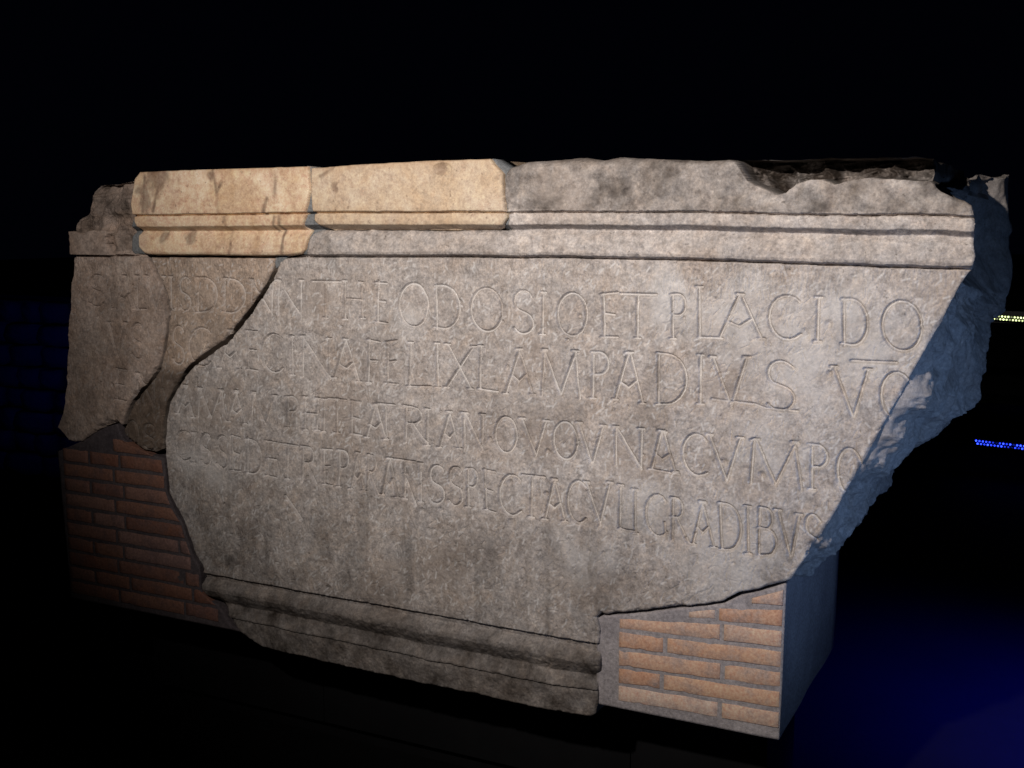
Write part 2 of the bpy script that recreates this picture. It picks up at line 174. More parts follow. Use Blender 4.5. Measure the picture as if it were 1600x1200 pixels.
DEPTH = 0.68          # thickness of the block
CELL = 0.0016         # grid of the carved front

# ------------------------------------------------------------------ helpers
rng = np.random.default_rng(7)


def tag(o, label=None, cat=None, group=None, kind=None):
    for k, v in (("label", label), ("category", cat), ("group", group), ("kind", kind)):
        if v:
            o[k] = v
    return o


def empty(name, loc):
    o = bpy.data.objects.new(name, None)
    o.empty_display_size = 0.1
    col.objects.link(o)
    o.location = loc
    return o


def mesh_object(name, verts, quads, mat, parent=None, tris=None, attrs=None, smooth=True):
    """numpy arrays -> one mesh object; verts are in world metres"""
    verts = np.asarray(verts, np.float32)
    if parent is not None:
        verts = verts - np.array(parent_base(parent), np.float32)
    quads = np.asarray(quads, np.int32).reshape(-1, 4)
    n4 = len(quads)
    t = np.zeros((0, 3), np.int32) if tris is None else np.asarray(tris, np.int32).reshape(-1, 3)
    me = bpy.data.meshes.new(name)
    me.vertices.add(len(verts))
    me.vertices.foreach_set("co", verts.ravel())
    loops = np.concatenate([quads.ravel(), t.ravel()])
    me.loops.add(len(loops))
    me.loops.foreach_set("vertex_index", loops)
    me.polygons.add(n4 + len(t))
    start = np.concatenate([np.arange(n4) * 4, n4 * 4 + np.arange(len(t)) * 3]).astype(np.int32)
    me.polygons.foreach_set("loop_start", start)
    me.polygons.foreach_set("use_smooth", np.full(n4 + len(t), smooth, bool))
    me.update(calc_edges=True)
    me.validate()
    for k, v in (attrs or {}).items():
        a = me.attributes.new(k, 'FLOAT', 'POINT')
        a.data.foreach_set("value", np.asarray(v, np.float32))
    me.materials.append(mat)
    o = bpy.data.objects.new(name, me)
    col.objects.link(o)
    if parent is not None:
        o.parent = parent
    return o


def parent_base(p):
    loc = np.array(p.location)
    while p.parent is not None:
        p = p.parent
        loc = loc + np.array(p.location)
    return loc


def lattice(seed):
    return np.random.default_rng(seed).random((256, 256)).astype(np.float32)


LAT = {}


def noise(x, z, size, seed):
    """smooth value noise, 0..1"""
    if seed not in LAT:
        LAT[seed] = lattice(seed)
    L = LAT[seed]
    fx, fz = np.asarray(x) / size + 500.37, np.asarray(z) / size + 500.71
    ix, iz = np.floor(fx).astype(int), np.floor(fz).astype(int)
    tx, tz = fx - ix, fz - iz
    tx, tz = tx * tx * tx * (tx * (tx * 6 - 15) + 10), tz * tz * tz * (tz * (tz * 6 - 15) + 10)
    a, b = L[iz & 255, ix & 255], L[iz & 255, (ix + 1) & 255]
    c, d = L[(iz + 1) & 255, ix & 255], L[(iz + 1) & 255, (ix + 1) & 255]
    return (a + (b - a) * tx) * (1 - tz) + (c + (d - c) * tx) * tz


def fbm(x, z, size, seed, octaves=4, gain=0.5):
    s, amp, tot = 0, 1.0, 0
    for k in range(octaves):
        s = s + amp * (noise(x, z, size / 2 ** k, seed + k) - 0.5)
        tot += amp
        amp *= gain
    return s / tot * 2


def ridged(x, z, size, seed, octaves=4):
    s, amp = 0, 1.0
    for k in range(octaves):
        s = s + amp * (1 - np.abs(noise(x, z, size / 2 ** k, seed + k) * 2 - 1))
        amp *= 0.5
    return s / 1.9


def resample(poly, step, jitter=0.0, seed=50):
    P = np.array(poly + [poly[0]], float)
    out = []
    for a, b in zip(P[:-1], P[1:]):
        n = max(1, int(np.linalg.norm(b - a) / step))
        for k in range(n):
            out.append(a + (b - a) * k / n)
    out = np.array(out)
    if jitter:
        out[:, 0] += jitter * fbm(out[:, 0], out[:, 1], 0.03, seed, 3)
        out[:, 1] += jitter * fbm(out[:, 0], out[:, 1], 0.03, seed + 9, 3)
    return out


def inside(X, Z, poly):
    m = np.zeros(X.shape, bool)
    n = len(poly)
    z1 = Z[:, 0]
    for k in range(n):
        (xa, za), (xb, zb) = poly[k], poly[(k + 1) % n]
        if za == zb:
            continue
        rows = np.nonzero((z1 >= min(za, zb)) & (z1 < max(za, zb)))[0]
        if len(rows) == 0:
            continue
        xc = xa + (z1[rows] - za) / (zb - za) * (xb - xa)
        m[rows] ^= X[rows] < xc[:, None]
    return m


def seg_dist(px, pz, a, b):
    dx, dz = b[0] - a[0], b[1] - a[1]
    L = dx * dx + dz * dz
    t = np.clip(((px - a[0]) * dx + (pz - a[1]) * dz) / (L if L > 0 else 1), 0, 1)
    return np.hypot(px - a[0] - t * dx, pz - a[1] - t * dz)


class Grid:
    def __init__(self, x0, x1, z0, z1, cell):
        self.x0, self.z0, self.cell = x0, z0, cell
        self.x = np.arange(x0, x1 + cell, cell)
        self.z = np.arange(z0, z1 + cell, cell)
        self.X, self.Z = np.meshgrid(self.x, self.z)

    def win(self, ax, az, bx, bz, r):
        i0 = max(0, int((min(ax, bx) - r - self.x0) / self.cell))
        i1 = min(len(self.x), int((max(ax, bx) + r - self.x0) / self.cell) + 2)
        j0 = max(0, int((min(az, bz) - r - self.z0) / self.cell))
        j1 = min(len(self.z), int((max(az, bz) + r - self.z0) / self.cell) + 2)
        return slice(j0, j1), slice(i0, i1)

    def stroke_dist(self, D, a, b, r):
        w = self.win(a[0], a[1], b[0], b[1], r)
        if D[w].size:
            D[w] = np.minimum(D[w], seg_dist(self.X[w], self.Z[w], a, b))


def guide(line, X):
    L = np.array(line)
    return np.interp(X, L[:, 0], L[:, 1])


def relief_mesh(name, G, poly, W, mat, parent, attr, back, layers, wall_noise, offset=None, seed=90, offset_layers=None):
    """front of a stone as a carved grid cut along poly, with broken sides running back to depth `back`"""
    nz, nx = G.X.shape
    Xc, Zc = G.X[:-1, :-1] + G.cell / 2, G.Z[:-1, :-1] + G.cell / 2
    M = inside(Xc, Zc, poly)
    idx = -np.ones((nz, nx), int)
    used = np.zeros((nz, nx), bool)
    full = np.zeros((nz, nx), int)
    for dj in (0, 1):
        for di in (0, 1):
            used[dj:nz - 1 + dj, di:nx - 1 + di] |= M
            full[dj:nz - 1 + dj, di:nx - 1 + di] += M
    idx[used] = np.arange(used.sum())
    vx, vz, vw = G.X[used].copy(), G.Z[used].copy(), W[used].copy()
    edge = full[used] < 4
    # snap the border onto the outline
    ei = np.nonzero(edge)[0]
    best = np.full(len(ei), 1e9)
    bx, bz = vx[ei].copy(), vz[ei].copy()
    ex, ez = vx[ei], vz[ei]
    n = len(poly)
    for k in range(n):
        a, b = poly[k], poly[(k + 1) % n]
        r = 3 * G.cell
        s = np.nonzero((ex > min(a[0], b[0]) - r) & (ex < max(a[0], b[0]) + r) & (ez > min(a[1], b[1]) - r) & (ez < max(a[1], b[1]) + r))[0]
        if len(s) == 0:
            continue
        dx, dz = b[0] - a[0], b[1] - a[1]
        LL = dx * dx + dz * dz
        t = np.clip(((ex[s] - a[0]) * dx + (ez[s] - a[1]) * dz) / (LL or 1), 0, 1)
        qx, qz = a[0] + t * dx, a[1] + t * dz
        d = np.hypot(ex[s] - qx, ez[s] - qz)
        c = d < best[s]
        best[s[c]], bx[s[c]], bz[s[c]] = d[c], qx[c], qz[c]
    ok = best < 1.6 * G.cell
    vx[ei[ok]], vz[ei[ok]] = bx[ok], bz[ok]
    j, i = np.nonzero(M)
    quads = [np.stack([idx[j, i], idx[j, i + 1], idx[j + 1, i + 1], idx[j + 1, i]], 1)]
    Mp = np.pad(M, 1)
    E = []
    for (dj, di, a, b) in ((-1, 0, (0, 0), (0, 1)), (1, 0, (1, 1), (1, 0)), (0, -1, (1, 0), (0, 0)), (0, 1, (0, 1), (1, 1))):
        nb = Mp[1 + dj:Mp.shape[0] - 1 + dj, 1 + di:Mp.shape[1] - 1 + di]
        jj, ii = np.nonzero(M & ~nb)
        E.append(np.stack([idx[jj + a[0], ii + a[1]], idx[jj + b[0], ii + b[1]]], 1))
    E = np.concatenate(E)
    V = [np.stack([vx, -vw, vz], 1)]
    base = len(vx)
    groups = [(E, layers)]
    if offset is not None:                      # the fracture gets many more steps than the plain sides
        sel = offset(vx[E[:, 0]], vz[E[:, 0]], 0.5, True) > 0
        groups = [(E[~sel], layers), (E[sel], offset_layers)]
    wall_bv, fans = [], []
    for E_, lay in groups:
        bv = np.unique(E_)
        pos = -np.ones(len(vx), int)
        pos[bv] = np.arange(len(bv))
        prev = bv.copy()
        fx, fz, fw = vx[bv], vz[bv], vw[bv]
        for k, f in enumerate(lay):
            y = -fw * max(0.0, 1 - f / 0.03) + back * f
            amp = wall_noise * min(1.0, 0.25 + f * 4)
            ox = amp * fbm(fx * 0.7 + y * 1.0, fz * 0.7 + y * 0.6, 0.11, seed, 4)
            oz = amp * fbm(fx * 0.7 - y * 0.9, fz * 0.7 + y * 0.8, 0.11, seed + 5, 4)
            px, pz = fx + ox, fz + oz
            if offset is not None:
                dx, dz, dy = offset(fx, fz, f)
                px, pz, y = px + dx, pz + dz, y + dy
            V.append(np.stack([px, y + 0 * px, pz], 1))
            cur = base + np.arange(len(bv))
            quads.append(np.stack([prev[pos[E_[:, 1]]], prev[pos[E_[:, 0]]], cur[pos[E_[:, 0]]], cur[pos[E_[:, 1]]]], 1))
            prev = cur
            base += len(bv)
            wall_bv.append(bv)
        fans.append((prev[pos[E_[:, 1]]], prev[pos[E_[:, 0]]]))
    V = np.concatenate(V)
    wall_bv = np.concatenate(wall_bv)
    att = {}
    for k2, v in attr.items():
        a0 = v[used]
        wv = a0[wall_bv]
        wv = np.maximum(0.08, wv) if k2 == 'dirt_dark' else wv * 0 + (0.2 if k2 == 'pale' else 0.0)
        att[k2] = np.concatenate([a0, wv])
    # back face: one closing fan
    c = np.array([[vx.mean(), back, vz.mean()]])
    ci = len(V)
    V = np.concatenate([V, c])
    for k2 in att:
        att[k2] = np.append(att[k2], 0.3)
    tris = np.concatenate([np.stack([p, q, np.full(len(p), ci)], 1) for p, q in fans])
    return mesh_object(name, V, np.concatenate(quads), mat, parent, tris, att)


# ------------------------------------------------------------------ materials
def nodes_of(name):
    m = bpy.data.materials.new(name)
    m.use_nodes = True
    nt = m.node_tree
    return m, nt, nt.nodes["Principled BSDF"]


class N:
    """small helper for building node graphs"""
    def __init__(self, nt):
        self.nt = nt

    def new(self, kind, **kw):
        n = self.nt.nodes.new(kind)
        for k, v in kw.items():
            setattr(n, k, v)
        return n

    def link(self, a, b):
        self.nt.links.new(a, b)

    def coord(self, out="Object", scale=None):
        c = self.new("ShaderNodeTexCoord").outputs[out]
        if scale is None:
            return c
        mp = self.new("ShaderNodeMapping")
        mp.inputs["Scale"].default_value = scale
        self.link(c, mp.inputs[0])
        return mp.outputs[0]

    def noise(self, vec, scale, detail=4.0, rough=0.6, dist=0.0):
        n = self.new("ShaderNodeTexNoise")
        n.inputs["Scale"].default_value = scale
        n.inputs["Detail"].default_value = detail
        n.inputs["Roughness"].default_value = rough
        n.inputs["Distortion"].default_value = dist
        self.link(vec, n.inputs["Vector"])
        return n.outputs[0]

    def ramp(self, fac, stops):
        r = self.new("ShaderNodeValToRGB")
        e = r.color_ramp.elements
        while len(e) < len(stops):
            e.new(0.5)
        for el, (p, c) in zip(e, stops):
            el.position = p
            el.color = (c, c, c, 1) if not isinstance(c, tuple) else c + (1,)
        self.link(fac, r.inputs[0])
        return r.outputs[0]

    def mix(self, fac, a, b, mode='MIX'):
        m = self.new("ShaderNodeMix", data_type='RGBA', blend_type=mode)
        for s, v in ((0, fac), (6, a), (7, b)):
            if isinstance(v, (int, float)):
                m.inputs[s].default_value = v
            elif isinstance(v, tuple):
                m.inputs[s].default_value = v + (1,)
            else:
                self.link(v, m.inputs[s])
        return m.outputs[2]

    def math(self, op, a, b=0.0):
        m = self.new("ShaderNodeMath", operation=op)
        for s, v in ((0, a), (1, b)):
            if isinstance(v, (int, float)):
                m.inputs[s].default_value = v
            else:
                self.link(v, m.inputs[s])
        return m.outputs[0]

    def attr(self, name):
        return self.new("ShaderNodeAttribute", attribute_name=name).outputs["Fac"]

    def bump(self, bsdf, h, strength, dist):
        b = self.new("ShaderNodeBump")
        b.inputs["Strength"].default_value = strength
        b.inputs["Distance"].default_value = dist
        self.link(h, b.inputs["Height"])
        self.link(b.outputs[0], bsdf.inputs["Normal"])


def marble(name, light, mid, stain, stain_amt, speck, dirt_col=(0.030, 0.022, 0.017), rough=0.72, bump=0.34, streak=0.0):
    m, nt, bs = nodes_of(name)
    n = N(nt)
    co = n.coord()
    big = n.noise(co, 4.5, 6, 0.62, 0.6)
    c = n.mix(n.ramp(big, [(0.32, 0.0), (0.70, 1.0)]), mid, light)
    st = n.noise(co, 7.0, 7, 0.7, 1.2)
    c = n.mix(n.math('MULTIPLY', n.ramp(st, [(0.46, 0.0), (0.72, 1.0)]), stain_amt), c, stain)
    if streak:
        sv = n.noise(n.coord(scale=(1.0, 1.0, 0.12)), 26, 4, 0.6, 0.2)
        c = n.mix(n.math('MULTIPLY', n.ramp(sv, [(0.50, 0.0), (0.75, 1.0)]), streak), c, stain)
    # crystalline grain and dark flecks
    g = n.noise(co, 150, 3, 0.75)
    c = n.mix(min(1.0, speck * 1.15), c, n.ramp(g, [(0.30, (0.12, 0.11, 0.10)), (0.50, (0.5, 0.5, 0.5)), (0.72, (1.0, 0.97, 0.92))]), 'OVERLAY')
    g2 = n.noise(co, 48, 5, 0.75)
    c = n.mix(speck * 1.5, c, n.ramp(g2, [(0.32, (0.10, 0.09, 0.085)), (0.50, (0.5, 0.5, 0.5)), (0.70, (0.86, 0.84, 0.80))]), 'OVERLAY')
    g3 = n.noise(co, 17, 6, 0.78, 0.8)
    c = n.mix(min(1.0, speck * 1.5), c, n.ramp(g3, [(0.30, (0.22, 0.20, 0.19)), (0.46, (0.46, 0.455, 0.45)), (0.56, (0.53, 0.525, 0.52)), (0.74, (0.78, 0.77, 0.76))]), 'OVERLAY')
    tone = n.noise(co, 11, 5, 0.7, 1.0)
    c = n.mix(min(1.0, speck * 1.2), c, n.ramp(tone, [(0.34, (0.46, 0.50, 0.545)), (0.50, (0.5, 0.5, 0.5)), (0.68, (0.56, 0.49, 0.42))]), 'OVERLAY')
    pit = n.ramp(n.noise(co, 90, 2, 0.5), [(0.25, 1.0), (0.34, 0.0)])
    c = n.mix(n.math('MULTIPLY', pit, 0.5), c, dirt_col)
    c = n.mix(n.math('MULTIPLY', n.attr("brown"), 0.42), c, stain)
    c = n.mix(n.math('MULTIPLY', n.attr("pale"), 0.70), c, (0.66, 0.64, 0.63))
    d = n.attr("dirt_dark")
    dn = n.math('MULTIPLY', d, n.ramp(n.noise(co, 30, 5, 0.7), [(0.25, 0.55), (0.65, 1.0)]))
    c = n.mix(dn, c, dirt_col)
    nt.links.new(c, bs.inputs["Base Color"])
    bs.inputs["Roughness"].default_value = rough
    bs.inputs["Specular IOR Level"].default_value = 0.25
    h = n.math('ADD', n.noise(co, 220, 4, 0.7), n.math('MULTIPLY', g2, 1.2))
    n.bump(bs, h, bump, 0.0022)
    return m


def mortar_mat(name, a, b, bump=0.5):
    m, nt, bs = nodes_of(name)
    n = N(nt)
    co = n.coord()
    c = n.mix(n.ramp(n.noise(co, 9, 6, 0.65), [(0.3, 0.0), (0.7, 1.0)]), a, b)
    c = n.mix(0.45, c, n.ramp(n.noise(co, 140, 3, 0.7), [(0.3, 0.15), (0.5, 0.5), (0.72, 0.9)]), 'OVERLAY')
    nt.links.new(c, bs.inputs["Base Color"])
    bs.inputs["Roughness"].default_value = 0.95
    bs.inputs["Specular IOR Level"].default_value = 0.15
    n.bump(bs, n.math('ADD', n.noise(co, 180, 4, 0.7), n.noise(co, 40, 4, 0.6)), bump, 0.003)
    return m


def brick_mat(name, tint=(1.0, 1.0, 1.0)):
    m, nt, bs = nodes_of(name)
    n = N(nt)
    co = n.coord()
    rnd = n.new("ShaderNodeObjectInfo").outputs["Random"]
    c = n.ramp(rnd, [(0.0, (0.54, 0.31, 0.21)), (0.35, (0.68, 0.45, 0.31)), (0.6, (0.53, 0.34, 0.27)), (0.85, (0.70, 0.50, 0.38)), (1.0, (0.72, 0.60, 0.54))])
    c = n.mix(n.ramp(n.noise(co, 14, 5, 0.7, 0.5), [(0.4, 0.0), (0.75, 0.75)]), c, (0.70, 0.50, 0.37))
    c = n.mix(n.math('MULTIPLY', n.ramp(n.noise(co, 22, 5, 0.7), [(0.46, 0.0), (0.70, 1.0)]), 0.70), c, (0.36, 0.32, 0.315))
    c = n.mix(1.0, c, tint, 'MULTIPLY')
    c = n.mix(0.42, c, n.ramp(n.noise(co, 150, 3, 0.75), [(0.3, 0.15), (0.5, 0.5), (0.72, 0.9)]), 'OVERLAY')
    nt.links.new(c, bs.inputs["Base Color"])
    bs.inputs["Roughness"].default_value = 0.9
    bs.inputs["Specular IOR Level"].default_value = 0.15
    n.bump(bs, n.math('ADD', n.noise(co, 200, 4, 0.7), n.noise(co, 55, 4, 0.6)), 0.5, 0.002)
    return m


def plain(name, c1, c2, scale, rough, bump=0.4, dist=0.004):
    m, nt, bs = nodes_of(name)
    n = N(nt)
    co = n.coord()
    c = n.mix(n.ramp(n.noise(co, scale, 6, 0.65), [(0.3, 0.0), (0.7, 1.0)]), c1, c2)
    nt.links.new(c, bs.inputs["Base Color"])
    bs.inputs["Roughness"].default_value = rough
    bs.inputs["Specular IOR Level"].default_value = 0.2
    n.bump(bs, n.noise(co, scale * 12, 5, 0.7), bump, dist)
    return m


def glow(name, color, strength):
    m, nt, bs = nodes_of(name)
    bs.inputs["Base Color"].default_value = (0.5, 0.5, 0.5, 1)
    bs.inputs["Emission Color"].default_value = color + (1,)
    n = N(nt)
    rnd = n.new("ShaderNodeObjectInfo").outputs["Random"]
    n.link(n.math('MULTIPLY', n.math('POWER', rnd, 1.3), strength * 2.0), bs.inputs["Emission Strength"])
    return m


M_PANEL = marble("weathered_marble", (0.48, 0.44, 0.42), (0.34, 0.308, 0.292), (0.30, 0.24, 0.20), 0.45, 0.31)
M_LEFT = marble("brown_weathered_marble", (0.53, 0.435, 0.38), (0.38, 0.295, 0.25), (0.25, 0.17, 0.125), 0.6, 0.27)
M_MID = marble("stained_marble", (0.47, 0.385, 0.325), (0.36, 0.28, 0.225), (0.19, 0.115, 0.07), 0.35, 0.27)
M_NEW_A = marble("honey_marble", (0.75, 0.61, 0.475), (0.65, 0.48, 0.32), (0.40, 0.24, 0.13), 0.6, 0.24, (0.085, 0.050, 0.042), rough=0.6, bump=0.2, streak=0.5)
M_NEW_B = marble("pale_honey_marble", (0.59, 0.49, 0.385), (0.51, 0.39, 0.27), (0.42, 0.265, 0.15), 0.5, 0.22, (0.13, 0.075, 0.055), rough=0.6, bump=0.2, streak=0.25)
M_JOINT = mortar_mat("grey_joint_mortar", (0.13, 0.14, 0.15), (0.20, 0.205, 0.21))
M_MORTAR = mortar_mat("brick_mortar", (0.28, 0.255, 0.265), (0.41, 0.375, 0.375))
M_BRICK = brick_mat("thin_orange_brick", (1.02, 0.97, 0.94))
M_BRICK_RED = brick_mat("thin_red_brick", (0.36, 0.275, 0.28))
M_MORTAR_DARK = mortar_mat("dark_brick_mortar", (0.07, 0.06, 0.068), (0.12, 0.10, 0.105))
M_FLOOR = plain("dark_paving", (0.002, 0.002, 0.0025), (0.004, 0.004, 0.0045), 3.0, 0.85, 0.5, 0.006)
M_PLINTH = plain("black_steel_support", (0.004, 0.004, 0.005), (0.007, 0.007, 0.008), 6.0, 0.7, 0.2, 0.001)
M_RUIN = plain("old_wall_stone", (0.16, 0.15, 0.14), (0.30, 0.28, 0.25), 8.0, 0.95, 0.8, 0.01)
M_DARKWALL = plain("dark_parapet", (0.030, 0.030, 0.032), (0.06, 0.058, 0.055), 5.0, 0.95, 0.6, 0.008)
M_BLACKMETAL = plain("black_lamp_housing", (0.006, 0.006, 0.007), (0.012, 0.012, 0.013), 20.0, 0.5, 0.1, 0.001)
M_YELLOW = glow("yellow_bulb_glow", (0.85, 1.0, 0.42), 1.6)
M_BLUE = glow("blue_bulb_glow", (0.02, 0.05, 1.0), 3.0)


# ------------------------------------------------------------------ setting: the floor
def sheet(name, x0, x1, y0, y1, z, nx, ny, mat):
    X, Y = np.meshgrid(np.linspace(x0, x1, nx), np.linspace(y0, y1, ny))
    V = np.stack([X.ravel(), Y.ravel(), np.full(X.size, z)], 1)
    j, i = np.meshgrid(np.arange(ny - 1), np.arange(nx - 1), indexing='ij')
    q = np.stack([j * nx + i, j * nx + i + 1, (j + 1) * nx + i + 1, (j + 1) * nx + i], -1).reshape(-1, 4)
    return mesh_object(name, V, q, mat)


tag(sheet("floor", -40, 40, -20, 60, 0.0, 41, 41, M_FLOOR), kind="structure")


def boxes(parts):
    V, Q = [], []
    for (x0, x1, y0, y1, z0, z1) in parts:
        b = len(V)
        V += [(x0, y0, z0), (x1, y0, z0), (x1, y1, z0), (x0, y1, z0), (x0, y0, z1), (x1, y0, z1), (x1, y1, z1), (x0, y1, z1)]
        for f in ((0, 3, 2, 1), (4, 5, 6, 7), (0, 1, 5, 4), (1, 2, 6, 5), (2, 3, 7, 6), (3, 0, 4, 7)):
            Q.append([b + k for k in f])
    return V, Q


# ------------------------------------------------------------------ the dark support under everything
sup = empty("support_base", (-0.22, 0.35, 0.0))
tag(sup, "black recessed support carrying the inscribed marble block and its brick piers", "support")
V, Q = boxes([(-0.595, 0.425, 0.28, 0.60, 0.06, 0.3985)])
mesh_object("plinth_block", V, Q, M_PLINTH, sup, smooth=False)
V, Q = boxes([(-1.30, -0.598, 0.28, 0.60, 0.06, 0.4275)])
mesh_object("plinth_block", V, Q, M_PLINTH, sup, smooth=False)
V, Q = boxes([(0.428, 0.80, 0.28, 0.60, 0.06, 0.4275)])
mesh_object("plinth_block", V, Q, M_PLINTH, sup, smooth=False)
V, Q = boxes([(-1.22, 0.74, 0.32, 0.55, 0.0, 0.06)])
mesh_object("plinth_foot", V, Q, M_PLINTH, sup, smooth=False)

# ------------------------------------------------------------------ the inscribed block
G = Grid(-1.42, 1.32, 0.385, 1.80, CELL)
X, Z = G.X, G.Z
zl0, zl4 = guide(LINE0, X), guide(LINE4, X)
t = (Z - zl0) / (zl4 - zl0)                      # 0 at the foot of the cornice, 1 at the foot of its fascia
zb0, zb1 = guide(BOT0, X), guide(BOT1, X)
s = (zb0 - Z) / (zb0 - zb1)                      # 0 at the groove over the base moulding, 1 at the bottom edge

wob = 0.03 * fbm(X, Z, 0.12, 11, 3) + 0.016 * fbm(X, Z, 0.018, 15, 4, 0.65)
wob = np.where(X < 0.0, wob * 0.7, wob)
tt = t + wob * (0.6 + 0.4 * (X > 0.2))
CORN = np.interp(tt, [-0.25, -0.12, -0.06, -0.03, 0.0, 0.035, 0.10, 0.28, 0.46, 0.54, 0.60, 0.67, 0.72, 0.80, 0.955, 0.968, 0.995, 1.02, 1.10, 6],
                 [0, -0.001, -0.003, -0.010, -0.008, 0.016, 0.0195, 0.0190, 0.0145, 0.0080, 0.0040, 0.022, 0.0345, 0.0360, 0.0355, 0.025, 0.026, 0.0440, 0.0450, 0.0455])
ss = s + 0.02 * fbm(X, Z, 0.10, 21, 3) + 0.011 * fbm(X, Z, 0.022, 25, 4, 0.65)
BASE = np.interp(ss, [-0.2, -0.05, -0.005, 0.07, 0.12, 0.17, 0.24, 0.33, 0.44, 0.52, 0.60, 0.625, 0.65, 0.70, 1.2],
                 [0, 0.001, -0.013, -0.016, -0.003, 0.007, 0.009, 0.001, -0.015, -0.010, 0.003, 0.0035, -0.004, -0.002, 0.001])
PROFILE = np.where(t > -0.25, CORN, np.where(s > -0.2, BASE, 0))
panel = (t < -0.05) & (s < -0.02)

# ---- the carved lettering
def arc(cx, cy, rx, ry, a0, a1, n=14):
    return [(cx + rx * math.cos(R(a0 + (a1 - a0) * k / n)), cy - ry * math.sin(R(a0 + (a1 - a0) * k / n))) for k in range(n + 1)]


FONT = {
    'A': [[(0.48, 0), (0.0, 1)], [(0.48, 0), (1, 1)], [(0.2, 0.62), (0.47, 0.72), (0.74, 0.55)]],
    'B': [[(0.1, 0), (0.1, 1)], [(0.1, 0), (0.45, 0.0)] + arc(0.45, 0.22, 0.35, 0.22, 90, -90) + [(0.1, 0.44)], [(0.1, 0.44), (0.5, 0.44)] + arc(0.5, 0.72, 0.5, 0.28, 90, -90) + [(0.1, 1)]],
    'C': [arc(0.6, 0.5, 0.6, 0.5, 48, 312)],
    'D': [[(0.08, 0), (0.08, 1)], [(0.0, 0), (0.35, 0)] + arc(0.35, 0.5, 0.65, 0.5, 90, -90) + [(0.0, 1)]],
    'E': [[(0.15, 0), (0.15, 1)], [(0.0, 0), (1, 0)], [(0.15, 0.48), (0.85, 0.48)], [(0.0, 1), (1, 1)]],
    'F': [[(0.15, 0), (0.15, 1)], [(0.0, 0), (1, 0)], [(0.15, 0.48), (0.8, 0.48)]],
    'G': [arc(0.6, 0.5, 0.6, 0.5, 50, 318), [(0.98, 0.86), (0.98, 0.62)]],
    'H': [[(0.05, 0), (0.05, 1)], [(0.95, 0), (0.95, 1)], [(0.05, 0.47), (0.95, 0.47)]],
    'I': [[(0.5, 0), (0.5, 1)]],
    'L': [[(0.1, 0), (0.1, 1)], [(0.0, 1), (1, 1)]],
    'M': [[(0.08, 0), (0.0, 1)], [(0.08, 0), (0.5, 0.95)], [(0.5, 0.95), (0.88, 0)], [(0.88, 0), (1, 1)]],
    'N': [[(0.06, 0), (0.06, 1)], [(0.06, 0), (0.94, 1)], [(0.94, 0), (0.94, 1)]],
    'O': [arc(0.5, 0.5, 0.5, 0.5, 0, 360, 26)],
    'P': [[(0.15, 0), (0.15, 1)], [(0.0, 0), (0.45, 0)] + arc(0.45, 0.24, 0.55, 0.24, 90, -90) + [(0.15, 0.48)]],
    'R': [[(0.08, 0), (0.08, 1)], [(0.0, 0), (0.35, 0)] + arc(0.35, 0.23, 0.4, 0.23, 90, -90) + [(0.08, 0.46)], [(0.35, 0.46), (1, 1)]],
    'S': [arc(0.52, 0.25, 0.48, 0.25, 30, 230, 12) + arc(0.48, 0.75, 0.52, 0.25, 60, -150, 14)],
    'T': [[(0, 0), (1, 0)], [(0.47, 0), (0.47, 1)]],
    'V': [[(0, 0), (0.55, 1)], [(0.55, 1), (1, 0)]],
    'X': [[(0, 0), (0.95, 1)], [(1, 0), (0.0, 1)]],
}
SERIF = {'I': 'tb', 'H': 'tb', 'N': 't', 'M': 't', 'A': 'tb', 'V': 't', 'P': 'b', 'R': '', 'L': 't', 'F': 'b', 'X': 'tb', 'T': 'b'}
LD = np.full(X.shape, 1.0)
for n_l, (ch, ax, az, bx, bz, cx_, cz, dx_, dz) in enumerate(LETTERS):
    def pt(u, v, ax=ax, az=az, bx=bx, bz=bz, cx_=cx_, cz=cz, dx_=dx_, dz=dz):
        if ch == 'I':
            u = 0
        xt, zt = ax + (bx - ax) * u, az + (bz - az) * u
        xb, zb = cx_ + (dx_ - cx_) * u, cz + (dz - cz) * u
        return xt + (xb - xt) * v, zt + (zb - zt) * v
    jig = rng.normal(0, 0.0016, (40, 2))
    for st_i, st in enumerate(FONT[ch]):
        p = [pt(*q) for q in st]
        p[0] = (p[0][0] + jig[st_i][0], p[0][1] + jig[st_i][1])
        p[-1] = (p[-1][0] + jig[st_i + 9][0], p[-1][1] + jig[st_i + 9][1])
        for a, b in zip(p[:-1], p[1:]):
            G.stroke_dist(LD, a, b, 0.012)
        if len(st) == 2 and ch in SERIF and abs(st[0][1] - st[1][1]) > 0.8:
            for key, q in (('t', 0), ('b', 1)):
                if key in SERIF[ch]:
                    e = p[0] if (st[0][1] < st[1][1]) == (q == 0) else p[1]
                    G.stroke_dist(LD, (e[0] - 0.007, e[1]), (e[0] + 0.007, e[1]), 0.012)
for ln in SCRATCH:
    for a, b in zip(ln[:-1], ln[1:]):
        G.stroke_dist(LD, a, b, 0.012)
keep = np.clip(0.92 + 0.55 * fbm(X, Z, 0.16, 31, 3) + 0.3 * fbm(X, Z, 0.03, 35, 2), 0.42, 1.0)
hw = 0.0046 + 0.0010 * fbm(X, Z, 0.05, 33, 2)
LETTER_CUT = 0.0102 * keep * np.clip(1.15 - LD / hw, 0, 1)
for (c, r) in DOTS:
    w = G.win(c[0], c[1], c[0], c[1], r * 1.6)
    d = np.hypot(X[w] - c[0], Z[w] - c[1]) / r
    LETTER_CUT[w] = np.maximum(LETTER_CUT[w], 0.007 * np.clip(1.2 - d, 0, 1))

